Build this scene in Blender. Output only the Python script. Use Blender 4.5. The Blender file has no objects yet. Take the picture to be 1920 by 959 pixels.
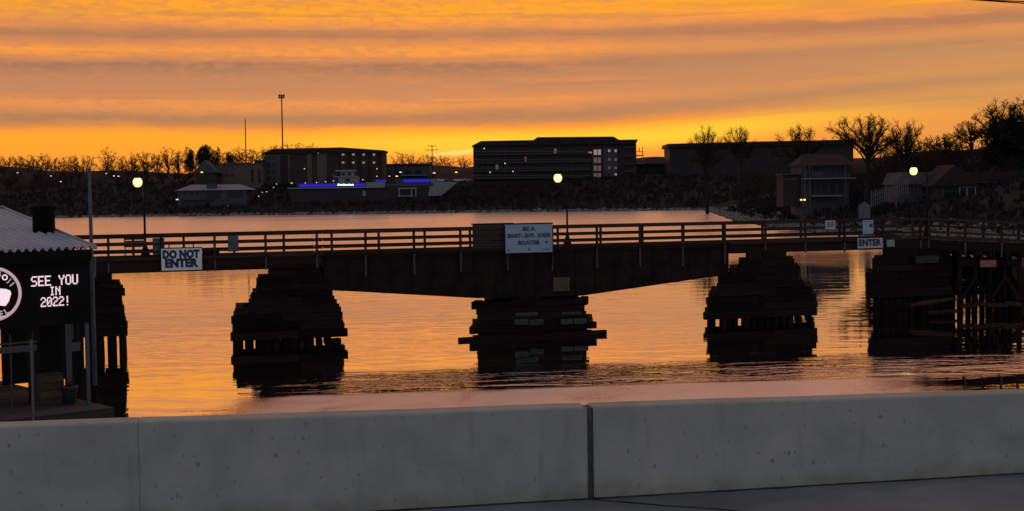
import bpy, math, random
import numpy as np
from mathutils import Vector, Matrix
random.seed(7)
rng = np.random.default_rng(11)
R = math.radians
scene = bpy.context.scene
COL = scene.collection

# ------------------------------------------------------------------ camera
F = 2600.0            # focal length in photograph pixels (1920 wide)
EYE = 8.0             # eye height above the water
cam_data = bpy.data.cameras.new('camera')
cam_data.sensor_width = 36.0
cam_data.lens = 36.0 * F / 1920.0
cam_data.clip_start = 0.1
cam_data.clip_end = 9000.0
cam = bpy.data.objects.new('camera', cam_data)
COL.objects.link(cam)
cam.matrix_world = (Matrix.Translation((0, 0, EYE)) @ Matrix.Rotation(R(90) - math.atan(117.5 / F), 4, 'X')
                    @ Matrix.Rotation(R(-0.8), 4, 'Z'))
scene.camera = cam
CM = cam.matrix_world.to_3x3()

# ------------------------------------------------------------------ exposure
scene.view_settings.view_transform = 'Standard'
scene.view_settings.look = 'None'
scene.view_settings.exposure = 0.0
scene.view_settings.gamma = 1.0
scene.view_settings.use_curve_mapping = False
scene.cycles.max_bounces = 8
scene.cycles.sample_clamp_indirect = 4.0

# ------------------------------------------------------------------ node helper
class N:
    def __init__(s, tree):
        s.t = tree; s.t.nodes.clear()
    def n(s, typ, **kw):
        nd = s.t.nodes.new(typ)
        for k, v in kw.items():
            if k.startswith('i_'):
                key = k[2:]
                key = int(key) if key.isdigit() else key.replace('_', ' ')
                s.put(nd.inputs[key], v)
            else:
                setattr(nd, k, v)
        return nd
    def put(s, inp, v):
        if isinstance(v, bpy.types.NodeSocket):
            s.t.links.new(v, inp)
        else:
            inp.default_value = v
    def m(s, op, a, b=0.0, c=None, clamp=False):
        nd = s.t.nodes.new('ShaderNodeMath'); nd.operation = op; nd.use_clamp = clamp
        s.put(nd.inputs[0], a); s.put(nd.inputs[1], b)
        if c is not None: s.put(nd.inputs[2], c)
        return nd.outputs[0]
    def mix(s, f, a, b, mode='MIX'):
        nd = s.t.nodes.new('ShaderNodeMix'); nd.data_type = 'RGBA'; nd.blend_type = mode
        s.put(nd.inputs[0], f); s.put(nd.inputs[6], a); s.put(nd.inputs[7], b)
        return nd.outputs[2]
    def ss(s, x, lo, hi, a=0.0, b=1.0):
        nd = s.t.nodes.new('ShaderNodeMapRange'); nd.interpolation_type = 'SMOOTHSTEP'
        s.put(nd.inputs[0], x); nd.inputs[1].default_value = lo; nd.inputs[2].default_value = hi
        nd.inputs[3].default_value = a; nd.inputs[4].default_value = b
        return nd.outputs[0]
    def xyz(s, x, y, z=0.0):
        nd = s.t.nodes.new('ShaderNodeCombineXYZ')
        s.put(nd.inputs[0], x); s.put(nd.inputs[1], y); s.put(nd.inputs[2], z)
        return nd.outputs[0]
    def noise(s, v, scale, detail=3.0, rough=0.55, dist=0.0):
        nd = s.t.nodes.new('ShaderNodeTexNoise')
        s.put(nd.inputs['Vector'], v); nd.inputs['Scale'].default_value = scale
        nd.inputs['Detail'].default_value = detail; nd.inputs['Roughness'].default_value = rough
        nd.inputs['Distortion'].default_value = dist
        return nd.outputs[0]
    def ramp(s, x, stops, interp='LINEAR'):
        nd = s.t.nodes.new('ShaderNodeValToRGB'); nd.color_ramp.interpolation = interp
        el = nd.color_ramp.elements
        while len(el) < len(stops): el.new(0.5)
        for e, (p, c) in zip(el, stops):
            e.position = p
        for e, (p, c) in zip(el, stops):
            e.color = (*c, 1.0) if not isinstance(c, (int, float)) else (c, c, c, 1)
        s.put(nd.inputs[0], x)
        return nd.outputs[0]

# ------------------------------------------------------------------ world: banded dawn sky
SUN_AZ, SUN_EL = -2.0, 0.9      # degrees right of the view axis, degrees above the horizon
world = bpy.data.worlds.new('World'); scene.world = world
world.use_nodes = True
w = N(world.node_tree)
vec = w.n('ShaderNodeTexCoord').outputs['Generated']
sep = w.n('ShaderNodeSeparateXYZ', i_0=vec)
X, Y, Z = sep.outputs
el = w.m('MULTIPLY', w.m('ARCSINE', Z), 57.2958)
az = w.m('MULTIPLY', w.m('ARCTAN2', X, Y), 57.2958)
# bands climb towards the south
lift = w.m('MULTIPLY', w.ss(az, 1.0, 26.0, 0.0, 1.75), w.ss(el, 2.6, 6.4, 1.0, 0.12))
big = w.noise(w.xyz(w.m('MULTIPLY', az, 0.05), w.m('MULTIPLY', el, 0.35), 3.1), 1.0, 2.0)
puff = w.noise(w.xyz(w.m('MULTIPLY', az, 0.55), w.m('MULTIPLY', el, 2.6), 7.7), 1.0, 4.0, 0.6, 0.4)
wob = w.m('ADD', w.m('MULTIPLY', w.m('SUBTRACT', big, 0.5), 0.85), w.m('MULTIPLY', w.m('SUBTRACT', puff, 0.5), 0.42))
e2 = w.m('MAXIMUM', w.m('ADD', w.m('SUBTRACT', el, lift), w.m('MULTIPLY', wob, w.ss(el, 0.6, 3.0, 0.25, 1.0))), 0.0)
tt = w.m('SQRT', w.m('DIVIDE', e2, 90.0))
def S(deg): return math.sqrt(deg / 90.0)
def lin(r, g, b): return tuple(((c / 255 + .055) / 1.055) ** 2.4 if c > 10 else c / 3294.6 for c in (r, g, b))
STOPS = [(0.0, lin(240, 148, 66)), (1.3, lin(250, 156, 62)), (1.9, lin(255, 163, 52)), (2.5, lin(255, 168, 44)), (2.78, lin(242, 150, 62)), (2.95, lin(205, 136, 78)),
         (3.1, lin(172, 124, 90)), (3.32, lin(180, 127, 88)), (3.5, lin(214, 142, 84)), (3.8, lin(234, 150, 80)), (4.0, lin(206, 138, 88)), (4.3, lin(196, 134, 92)), (4.7, lin(188, 131, 93)), (4.95, lin(176, 125, 91)),
         (5.28, lin(160, 115, 88)), (5.45, lin(206, 134, 86)), (5.75, lin(254, 160, 64)), (6.05, lin(226, 142, 80)), (6.28, lin(184, 125, 86)), (6.48, lin(172, 118, 86)), (6.7, lin(226, 144, 78)),
         (7.0, lin(252, 160, 58)), (7.4, lin(255, 168, 30)), (7.9, lin(250, 160, 50)), (8.4, lin(226, 145, 82)), (9.2, lin(206, 136, 94)), (10.5, (.68, .295, .155)),
         (14.0, (.64, .28, .165)), (22.0, (.52, .24, .175)), (35.0, (.32, .205, .19)), (60.0, (.20, .195, .205)), (90.0, (.175, .19, .215))]
warm = w.ramp(tt, [(S(d), c) for d, c in STOPS])
# long streaks of thicker, greyer cloud and of brighter, thinner cloud
st = w.noise(w.xyz(w.m('MULTIPLY', az, 0.085), w.m('MULTIPLY', w.m('SUBTRACT', el, w.m('MULTIPLY', lift, 0.8)), 1.15), 1.3), 1.0, 5.0, 0.6, 0.3)
grey = w.m('MULTIPLY', w.ss(st, 0.50, 0.72), w.ss(el, 2.2, 3.2, 0.0, 0.38))
warm = w.mix(w.m('MULTIPLY', w.m('MULTIPLY', w.ss(az, 1.0, 8.0, 0.0, 0.62), w.ss(el, 2.8, 3.4)), w.ss(el, 6.35, 6.0)), warm, (*lin(193, 137, 92), 1))
warm = w.mix(grey, warm, (*lin(170, 122, 90), 1))
glow = w.m('MULTIPLY', w.ss(st, 0.47, 0.30), w.ss(el, 2.6, 4.0, 0.0, 0.26))
warm = w.mix(glow, warm, (*lin(250, 154, 76), 1))
fine = w.noise(w.xyz(w.m('MULTIPLY', az, 1.5), w.m('MULTIPLY', el, 5.5), 4.4), 1.0, 4.0, 0.62, 0.5)
fm = w.m('MULTIPLY', w.ss(fine, 0.42, 0.66), w.m('MULTIPLY', w.ss(el, 2.5, 3.5, 0.05, 0.50), w.ss(az, 14.0, -6.0, 0.22, 1.0)))
warm = w.mix(fm, warm, (*lin(200, 134, 86), 1))
fil = w.noise(w.xyz(w.m('MULTIPLY', az, 0.06), w.m('MULTIPLY', w.m('SUBTRACT', el, w.m('MULTIPLY', lift, 0.9)), 3.0), 8.8), 1.0, 3.0, 0.5, 0.25)
warm = w.mix(w.m('MULTIPLY', w.ss(fil, 0.56, 0.68), w.ss(el, 2.3, 3.3, 0.0, 0.36)), warm, (*lin(168, 120, 88), 1))
yel = w.m('MULTIPLY', w.ss(w.m('ABSOLUTE', w.m('SUBTRACT', w.m('SUBTRACT', el, lift), 2.05)), 0.05, 0.72, 1.0, 0.0), w.ss(w.m('ABSOLUTE', w.m('SUBTRACT', az, 2.5)), 3.0, 17.0, 0.95, 0.0))
warm = w.mix(yel, warm, (1.0, .63, .045, 1))
# the sliver of lit cloud where the sun is about to rise
sl = w.m('ADD', w.m('SUBTRACT', el, 1.66), w.m('ADD', w.m('MULTIPLY', w.m('ADD', az, 2.3), -0.075), w.m('MULTIPLY', w.m('SUBTRACT', puff, 0.5), 0.15)))
slv = w.m('MULTIPLY', w.ss(w.m('ABSOLUTE', sl), 0.0, 0.17, 1.0, 0.0), w.ss(w.m('ABSOLUTE', w.m('ADD', az, 2.2)), 0.3, 1.7, 1.0, 0.0))
warm = w.mix(w.m('MULTIPLY', w.ss(az, 7.0, 20.0, 0.0, 0.42), w.ss(el, 7.0, 4.5)), warm, (.60, .32, .10, 1))
warm = w.mix(slv, warm, (1.05, .72, .20, 1))
warm = w.mix(1.0, warm, (1.02, .985, 1.0, 1), 'MULTIPLY')
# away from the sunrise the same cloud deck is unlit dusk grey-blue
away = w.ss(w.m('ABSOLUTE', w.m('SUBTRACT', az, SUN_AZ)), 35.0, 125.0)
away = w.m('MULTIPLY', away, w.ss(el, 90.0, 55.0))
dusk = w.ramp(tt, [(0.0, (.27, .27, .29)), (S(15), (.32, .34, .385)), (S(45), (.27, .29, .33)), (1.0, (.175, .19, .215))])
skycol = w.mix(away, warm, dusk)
nish = w.n('ShaderNodeTexSky', sky_type='NISHITA')
nish.sun_disc = False
nish.sun_elevation = R(SUN_EL); nish.sun_rotation = R(SUN_AZ)
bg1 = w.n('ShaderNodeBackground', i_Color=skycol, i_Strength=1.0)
bg2 = w.n('ShaderNodeBackground', i_Color=nish.outputs[0], i_Strength=0.004)
out = w.n('ShaderNodeOutputWorld')
w.t.links.new(w.n('ShaderNodeAddShader', i_0=bg1.outputs[0], i_1=bg2.outputs[0]).outputs[0], out.inputs[0])
world.cycles.sampling_method = 'MANUAL'; world.cycles.sample_map_resolution = 1024

# ------------------------------------------------------------------ the sun, only just up behind the far ridge
sun_data = bpy.data.lights.new('sun', 'SUN')
sun_data.energy = 0.5; sun_data.angle = R(0.6); sun_data.color = (1.0, 0.62, 0.30)
sun = bpy.data.objects.new('sun', sun_data); COL.objects.link(sun)
sd = Vector((math.sin(R(SUN_AZ)) * math.cos(R(SUN_EL)), math.cos(R(SUN_AZ)) * math.cos(R(SUN_EL)), math.sin(R(SUN_EL))))
sun.rotation_euler = sd.to_track_quat('Z', 'Y').to_euler()
sun.location = (0, 0, 60)

# ------------------------------------------------------------------ measuring: photograph pixel -> place in the world
def ray(px, py):
    d = CM @ Vector(((px - 960) / F, -(py - 479.5) / F, -1.0))
    return d / d.y
def at_y(px, py, yy): return ray(px, py) * yy + Vector((0, 0, EYE))
def on_z(px, py, z):
    d = ray(px, py); return d * ((z - EYE) / d.z) + Vector((0, 0, EYE))
BK, BY0 = 0.3214, 77.6
BA = math.atan(BK)
def on_b(px, py, off=0.0):          # (distance along the bridge, height) on a plane OFF metres behind the bridge's near face
    d = ray(px, py)
    y0 = BY0 + off / math.cos(BA)
    t = y0 / (1 - BK * d.x)
    q = d * t + Vector((0, 0, EYE))
    v = Vector((q.x, q.y - BY0))
    return v.x * math.cos(BA) + v.y * math.sin(BA), q.z

# ------------------------------------------------------------------ materials
MATS = {}
def mat(name, col, rough=0.85, var=0.25, scale=2.0, metal=0.0, bump=0.0, emit=None, estr=0.0, rnd=0.0, spec=0.3):
    if name in MATS: return MATS[name]
    m = bpy.data.materials.new(name); m.use_nodes = True
    g = N(m.node_tree)
    tc = g.n('ShaderNodeTexCoord').outputs['Object']
    p = g.n('ShaderNodeBsdfPrincipled', i_Roughness=rough, i_Metallic=metal)
    p.inputs['Specular IOR Level'].default_value = spec
    nz = g.noise(tc, scale, 4.0, 0.6)
    lo = tuple(c * (1 - var) for c in col) + (1,); hi = tuple(min(1, c * (1 + var)) for c in col) + (1,)
    c = g.mix(g.ss(nz, 0.3, 0.7), lo, hi)
    if rnd:
        oi = g.n('ShaderNodeObjectInfo').outputs['Random']
        c = g.mix(1.0, c, g.ramp(oi, [(0, 1 - rnd), (1, 1 + rnd * 0.6)]), 'MULTIPLY')
    g.put(p.inputs['Base Color'], c)
    if bump:
        b = g.n('ShaderNodeBump', i_Strength=bump, i_Distance=0.05, i_Height=g.noise(tc, scale * 4, 4.0, 0.65))
        g.put(p.inputs['Normal'], b.outputs[0])
    if emit:
        p.inputs['Emission Color'].default_value = (*emit, 1); p.inputs['Emission Strength'].default_value = estr
    o = g.n('ShaderNodeOutputMaterial', i_Surface=p.outputs[0])
    MATS[name] = m
    return m

def wood_mat(name, col, rnd=0.5):
    m = bpy.data.materials.new(name); m.use_nodes = True
    g = N(m.node_tree)
    tc = g.n('ShaderNodeTexCoord').outputs['Object']
    mp = g.n('ShaderNodeMapping', i_Vector=tc); mp.inputs['Scale'].default_value = (2.0, 14.0, 14.0)
    gr = g.noise(mp.outputs[0], 1.0, 5.0, 0.65, 0.6)
    c = g.mix(g.ss(gr, 0.3, 0.7), tuple(x * 0.5 for x in col) + (1,), tuple(x * 1.4 for x in col) + (1,))
    oi = g.n('ShaderNodeObjectInfo').outputs['Random']
    c = g.mix(1.0, c, g.ramp(oi, [(0, 1 - rnd), (1, 1 + rnd)]), 'MULTIPLY')
    p = g.n('ShaderNodeBsdfPrincipled', i_Base_Color=c, i_Roughness=0.85)
    p.inputs['Specular IOR Level'].default_value = 0.08
    b = g.n('ShaderNodeBump', i_Strength=0.5, i_Distance=0.02, i_Height=gr); g.put(p.inputs['Normal'], b.outputs[0])
    g.n('ShaderNodeOutputMaterial', i_Surface=p.outputs[0])
    MATS[name] = m
    return m
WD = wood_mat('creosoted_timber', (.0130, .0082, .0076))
WR = wood_mat('rail_timber', (.040, .024, .019), 0.3)
WB = wood_mat('weathered_boards', (.045, .040, .039), 0.2)
WT = wood_mat('tan_boards', (.065, .05, .034), 0.2)
WG = wood_mat('grey_decking', (.085, .075, .068), 0.25)
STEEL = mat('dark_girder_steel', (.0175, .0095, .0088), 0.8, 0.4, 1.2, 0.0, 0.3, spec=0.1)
DROP = mat('galvanised_bracket', (.05, .047, .047), 0.6, 0.3, 3.0)
GREYM = mat('grey_painted_metal', (.075, .088, .10), 0.6, 0.15, 2.0)
BLACK = mat('black_panel', (.006, .0055, .006), 0.7, 0.3, 1.5, spec=0.12)
WHITE = mat('white_sign_paint', (.72, .76, .80), 0.5, 0.10, 1.5)
NAVY = mat('navy_lettering', (.035, .03, .085), 0.6, 0.2, 3.0)
PALE = mat('pale_concrete', (.055, .055, .057), 0.9, 0.35, 3.0, 0, 0.4, rnd=0.3)
LAMP = mat('lit_lamp_glass', (.8, .8, .6), 0.3, 0.0, 1.0, emit=(1.0, .96, .34), estr=1.35)
LEDW = mat('led_white', (.1, .1, .1), 0.5, 0.0, 1.0, emit=(1.0, .74, .84), estr=0.95)
LEDR = mat('led_ring', (.1, .1, .1), 0.5, 0.0, 1.0, emit=(.74, .50, .60), estr=0.62)
LEDP = mat('led_pink', (.1, .1, .1), 0.5, 0.0, 1.0, emit=(1.0, .80, .88), estr=0.9)
TRUNK = mat('bare_bark', (.020, .014, .012), 0.95, 0.35, 2.0)
TWIG = mat('bare_twigs', (.026, .017, .012), 0.95, 0.3, 2.0)
NEEDLE = mat('dark_needles', (.014, .018, .012), 0.95, 0.4, 1.5)
BRUSH = mat('winter_brush', (.019, .0148, .0162), 0.95, 0.5, 0.15)
ROCK = mat('shore_rock', (.14, .137, .14), 0.95, 0.45, 0.8, 0, 0.4)

def concrete_mat():
    m = bpy.data.materials.new('barrier_concrete'); m.use_nodes = True
    g = N(m.node_tree)
    tc = g.n('ShaderNodeTexCoord').outputs['Object']
    s = g.n('ShaderNodeSeparateXYZ', i_0=tc)
    cl = g.noise(tc, 1.3, 5.0, 0.62, 0.4)
    fn = g.noise(tc, 26.0, 4.0, 0.7)
    c = g.ramp(cl, [(0.25, (.26, .264, .248)), (0.5, (.36, .358, .333)), (0.75, (.45, .438, .404))])
    c = g.mix(g.ss(fn, 0.35, 0.75, 0.0, 0.25), c, (.35, .345, .33, 1))
    mp = g.n('ShaderNodeMapping', i_Vector=tc); mp.inputs['Scale'].default_value = (7.0, 1.0, 0.9)
    drip = g.noise(mp.outputs[0], 1.0, 4.0, 0.6)
    c = g.mix(g.ss(drip, 0.55, 0.8, 0.0, 0.28), c, (.13, .135, .135, 1))
    foot = g.m('MULTIPLY', g.ss(s.outputs[2], 0.20, 0.0), g.ss(g.noise(tc, 3.0, 4.0), 0.3, 0.7, 0.1, 0.6))
    c = g.mix(foot, c, (.17, .15, .095, 1))
    wr = g.n('ShaderNodeTexNoise', i_Vector=tc, i_Scale=22.0)
    pv = g.xyz(g.m('ADD', s.outputs[0], g.m('MULTIPLY', wr.outputs[0], 0.035)), g.m('ADD', g.m('MULTIPLY', s.outputs[2], 0.62), g.m('MULTIPLY', fn, 0.02)), 0.0)
    vo = g.n('ShaderNodeTexVoronoi', voronoi_dimensions='2D', i_Vector=pv, i_Scale=4.6)
    pick = g.m('GREATER_THAN', g.n('ShaderNodeSeparateColor', i_0=vo.outputs['Color']).outputs[0], 0.66)
    pit = g.m('MULTIPLY', g.ss(g.m('ADD', vo.outputs['Distance'], g.m('MULTIPLY', fn, 0.10)), 0.07, 0.14, 1.0, 0.0), pick)
    vo2 = g.n('ShaderNodeTexVoronoi', voronoi_dimensions='2D', i_Vector=pv, i_Scale=14.0)
    pick2 = g.m('GREATER_THAN', g.n('ShaderNodeSeparateColor', i_0=vo2.outputs['Color']).outputs[1], 0.86)
    pit2 = g.m('MULTIPLY', g.ss(vo2.outputs['Distance'], 0.08, 0.17, 1.0, 0.0), pick2)
    pits = g.m('MAXIMUM', pit, g.m('MULTIPLY', pit2, 0.7))
    c = g.mix(g.m('MULTIPLY', pits, g.ss(cl, 0.35, 0.65, 0.15, 0.62)), c, (.085, .085, .085, 1))
    p = g.n('ShaderNodeBsdfPrincipled', i_Base_Color=c, i_Roughness=0.88)
    p.inputs['Specular IOR Level'].default_value = 0.3
    h = g.m('SUBTRACT', g.m('ADD', g.m('MULTIPLY', cl, 0.4), g.m('MULTIPLY', fn, 0.35)), pits)
    b = g.n('ShaderNodeBump', i_Strength=0.35, i_Distance=0.012, i_Height=h); g.put(p.inputs['Normal'], b.outputs[0])
    g.n('ShaderNodeOutputMaterial', i_Surface=p.outputs[0])
    return m
CONC = concrete_mat()

def road_mat():
    m = bpy.data.materials.new('road_surface'); m.use_nodes = True
    g = N(m.node_tree)
    tc = g.n('ShaderNodeTexCoord').outputs['Object']
    a = g.noise(tc, 0.9, 5.0, 0.6, 0.5); f = g.noise(tc, 60.0, 3.0, 0.7)
    c = g.ramp(a, [(0.3, (.10, .110, .12)), (0.55, (.165, .180, .195)), (0.75, (.235, .245, .255))])
    c = g.mix(g.ss(f, 0.4, 0.8, 0, 0.4), c, (.07, .07, .075, 1))
    p = g.n('ShaderNodeBsdfPrincipled', i_Base_Color=c, i_Roughness=g.ss(a, 0.35, 0.7, 0.42, 0.75))
    p.inputs['Specular IOR Level'].default_value = 0.4
    b = g.n('ShaderNodeBump', i_Strength=0.5, i_Distance=0.006, i_Height=f); g.put(p.inputs['Normal'], b.outputs[0])
    g.n('ShaderNodeOutputMaterial', i_Surface=p.outputs[0])
    return m
ROAD = road_mat()

def water_mat():
    m = bpy.data.materials.new('lake_water'); m.use_nodes = True
    g = N(m.node_tree)
    tc = g.n('ShaderNodeTexCoord').outputs['Object']
    s = g.n('ShaderNodeSeparateXYZ', i_0=tc); x, y = s.outputs[0], s.outputs[1]
    w1 = g.noise(tc, 0.035, 3.0, 0.55, 0.5)
    # breeze: ruffled open lake, a ruffled patch this side of the bridge, calm under it
    far = g.ss(g.m('ADD', y, g.m('MULTIPLY', w1, 90.0)), 150.0, 260.0)
    edge = g.m('SUBTRACT', g.m('ADD', g.m('MULTIPLY', x, 0.16), g.m('ADD', 54.6, g.m('MULTIPLY', w1, 4.0))), y)
    side = g.m('MULTIPLY', g.ss(g.m('ADD', x, g.m('MULTIPLY', w1, 5.0)), -9.5, -5.0), g.ss(x, 19.0, 12.0))
    near = g.m('MULTIPLY', g.m('MULTIPLY', g.ss(edge, -0.3, 0.9), side), g.ss(g.noise(tc, 0.32, 4.0, 0.6, 0.8), 0.30, 0.55, 0.70, 1.0))
    wake = g.m('MULTIPLY', g.ss(g.m('ABSOLUTE', g.m('ADD', edge, 3.0)), 0.6, 5.2, 1.0, 0.0), g.ss(x, -12.0, -7.0))
    def wv(sx, sy, sc, det, z):
        mp = g.n('ShaderNodeMapping', i_Vector=tc); mp.inputs['Scale'].default_value = (sx, sy, 1.0); mp.inputs['Location'].default_value = (z, z, z)
        return g.noise(mp.outputs[0], sc, det, 0.5, 0.3)
    swell = wv(0.45, 1.0, 0.5, 2.0, 0.0)
    rip = wv(0.55, 1.0, 2.2, 3.0, 5.0)
    wk = g.noise(g.xyz(g.m('ADD', g.m('MULTIPLY', x, 0.30), g.m('MULTIPLY', y, 0.10)), g.m('ADD', y, g.m('MULTIPLY', x, -0.12)), 9.0), 0.75, 4.0, 0.55, 1.1)
    chop = wv(0.8, 1.0, 5.0, 2.0, 3.0)
    h = g.m('ADD', g.m('MULTIPLY', swell, 0.020), g.m('MULTIPLY', rip, g.m('ADD', 0.0022, g.m('MULTIPLY', far, 0.030))))
    h = g.m('ADD', h, g.m('MULTIPLY', g.m('MULTIPLY', wk, wake), 0.15))
    h = g.m('ADD', h, g.m('MULTIPLY', chop, g.m('MULTIPLY', near, 0.034)))
    b = g.n('ShaderNodeBump', i_Strength=1.0, i_Distance=1.0, i_Height=h)
    far = g.m('MULTIPLY', far, g.ss(wv(0.010, 0.16, 1.0, 3.0, 21.0), 0.35, 0.65, 0.72, 1.1))
    rough = g.m('ADD', 0.015, g.m('ADD', g.m('MULTIPLY', far, 0.27), g.m('MULTIPLY', near, 0.36)))
    gl = g.n('ShaderNodeBsdfGlossy', i_Color=(.97, .95, .93, 1), i_Roughness=rough, i_Normal=b.outputs[0])
    df = g.n('ShaderNodeBsdfDiffuse', i_Color=(.012, .014, .014, 1), i_Normal=b.outputs[0])
    fr = g.n('ShaderNodeFresnel', i_IOR=1.33, i_Normal=b.outputs[0])
    ff = g.m('SUBTRACT', 1.0, g.m('POWER', g.m('SUBTRACT', 1.0, fr.outputs[0]), 7.0))
    mx = g.n('ShaderNodeMixShader', i_0=ff, i_1=df.outputs[0], i_2=gl.outputs[0])
    g.n('ShaderNodeOutputMaterial', i_Surface=mx.outputs[0])
    return m
WATER = water_mat()

def land_mat():
    m = bpy.data.materials.new('winter_hillside'); m.use_nodes = True
    g = N(m.node_tree)
    tc = g.n('ShaderNodeTexCoord').outputs['Object']
    a = g.noise(tc, 0.06, 6.0, 0.65, 0.6)
    c = g.ramp(a, [(0.3, (.019, .0148, .017)), (0.55, (.025, .0198, .022)), (0.75, (.032, .026, .0275))])
    p = g.n('ShaderNodeBsdfPrincipled', i_Base_Color=c, i_Roughness=0.95)
    p.inputs['Specular IOR Level'].default_value = 0.1
    b = g.n('ShaderNodeBump', i_Strength=0.7, i_Distance=0.6, i_Height=g.noise(tc, 0.5, 5.0, 0.65)); g.put(p.inputs['Normal'], b.outputs[0])
    g.n('ShaderNodeOutputMaterial', i_Surface=p.outputs[0])
    return m
LAND = land_mat()

# ------------------------------------------------------------------ object helpers
def mesh_from(name, V, Fc, m):
    me = bpy.data.meshes.new(name)
    me.from_pydata([tuple(v) for v in V], [], [tuple(f) for f in Fc]); me.update()
    if m: me.materials.append(m)
    return me
def link(name, me, parent=None, loc=(0, 0, 0), rot=(0, 0, 0), scale=(1, 1, 1)):
    o = bpy.data.objects.new(name, me); COL.objects.link(o)
    o.parent = parent; o.location = loc; o.rotation_euler = rot; o.scale = scale
    return o
def tag(o, label, cat, group=None):
    o['label'] = label; o['category'] = cat
    if group: o['group'] = group
    return o
def thing(name, label, cat, loc=(0, 0, 0), rz=0.0, group=None):
    o = bpy.data.objects.new(name, None); COL.objects.link(o)
    o.empty_display_size = 0.3
    o.location = loc; o.rotation_euler = (0, 0, rz)
    return tag(o, label, cat, group)
UNIT = {}
def unit_box(m, rough_edges=False):
    key = (m.name, rough_edges, random.randrange(5) if rough_edges else 0)
    if key in UNIT: return UNIT[key]
    c = 0.5; b = 0.04 if rough_edges else 0.012
    V, Fc = [], []
    # box with its four long edges chamfered
    prof = [(-c, -c + b), (-c + b, -c), (c - b, -c), (c, -c + b), (c, c - b), (c - b, c), (-c + b, c), (-c, c - b)]
    xs = [-c, -0.17, 0.2, c] if rough_edges else [-c, c]
    for x in xs:
        jy, jz = (random.uniform(-.05, .05), random.uniform(-.05, .05)) if rough_edges else (0, 0)
        for (y, z) in prof:
            V.append((x, y + jy, z + jz))
    n = 8
    for i in range(len(xs) - 1):
        for k in range(n):
            Fc.append((i * n + k, (i + 1) * n + k, (i + 1) * n + (k + 1) % n, i * n + (k + 1) % n))
    Fc.append(tuple(range(n))); Fc.append(tuple(reversed(range((len(xs) - 1) * n, len(xs) * n))))
    Fc = [tuple(reversed(f)) for f in Fc]
    UNIT[key] = mesh_from('squared_piece', V, Fc, m)
    return UNIT[key]
def box(name, parent, c, s, m, rot=(0, 0, 0), rough=False):
    return link(name, unit_box(m, rough), parent, c, rot, s)
def box2(name, parent, lo, hi, m, rough=False):
    lo, hi = Vector(lo), Vector(hi)
    return box(name, parent, (lo + hi) / 2, hi - lo, m, (0, 0, 0), rough)
def bar(name, parent, a, b, wy, wz, m, rough=False):      # a squared bar from a to b
    a, b = Vector(a), Vector(b); d = b - a
    return link(name, unit_box(m, rough), parent, (a + b) / 2, d.to_track_quat('X', 'Z').to_euler(), (d.length, wy, wz))
def lathe(name, parent, prof, m, loc=(0, 0, 0), n=14, smooth=True, rot=(0, 0, 0)):
    V, Fc = [], []
    for r, z in prof:
        for k in range(n):
            a = 2 * math.pi * k / n; V.append((r * math.cos(a), r * math.sin(a), z))
    for i in range(len(prof) - 1):
        for k in range(n):
            Fc.append((i * n + k, i * n + (k + 1) % n, (i + 1) * n + (k + 1) % n, (i + 1) * n + k))
    Fc.append(tuple(reversed(range(n)))); Fc.append(tuple(range((len(prof) - 1) * n, len(prof) * n)))
    me = mesh_from(name, V, Fc, m)
    if smooth:
        for f in me.polygons: f.use_smooth = len(f.vertices) == 4
    return link(name, me, parent, loc, rot)
def prism(name, parent, poly, y0, y1, m):                  # polygon in x,z pushed along y
    n = len(poly)
    V = [(x, y0, z) for x, z in poly] + [(x, y1, z) for x, z in poly]
    Fc = [tuple(range(n)), tuple(reversed(range(n, 2 * n)))]
    Fc += [(k, n + k, n + (k + 1) % n, (k + 1) % n) for k in range(n)]
    area = sum(poly[k][0] * poly[(k + 1) % n][1] - poly[(k + 1) % n][0] * poly[k][1] for k in range(n))
    if area < 0: Fc = [tuple(reversed(f)) for f in Fc]
    return link(name, mesh_from(name, V, Fc, m), parent)
def lettering(parent, txt, cx, y, cz, height, m, width=None, bold=0.03, name='lettering', rot=(R(90), 0, 0), depth=0.004):
    cu = bpy.data.curves.new('lettering', 'FONT'); cu.body = txt; cu.align_x = 'CENTER'; cu.align_y = 'CENTER'
    cu.size = 1.0; cu.offset = bold; cu.extrude = depth / max(height, 1e-3); cu.resolution_u = 2
    tmp = bpy.data.objects.new('tmp', cu); COL.objects.link(tmp)
    dg = bpy.context.evaluated_depsgraph_get()
    me = bpy.data.meshes.new_from_object(tmp.evaluated_get(dg)); bpy.data.objects.remove(tmp)
    co = np.array([v.co[:] for v in me.vertices])
    wd, hg = np.ptp(co[:, 0]), np.ptp(co[:, 1])
    me.materials.clear(); me.materials.append(m)
    mid = (co.max(0) + co.min(0)) / 2
    for v in me.vertices: v.co -= Vector((mid[0], mid[1], 0))
    sy = height / hg; sx = (width / wd) if width else sy
    lo_ = link(name, me, parent, (cx, y, cz), rot, (sx, sy, sy))
    pan = next((c for c in parent.children if c.name.startswith('panel')), None)
    return sub(lo_, pan) if pan else lo_
def sub(child, part):                  # hang a piece on a part without moving it
    child.parent = part; child.matrix_parent_inverse = part.matrix_basis.inverted()
    return child
def structure(o):
    o['kind'] = 'structure'; return o
def stuff(o):
    o['kind'] = 'stuff'; return o

# ================================================================== THE SETTING
# ---- water
me = mesh_from('water', [(-3000, 8, 0), (3000, 8, 0), (3000, 3500, 0), (-3000, 3500, 0)], [(0, 1, 2, 3)], WATER)
water = structure(link('water', me))

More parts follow.
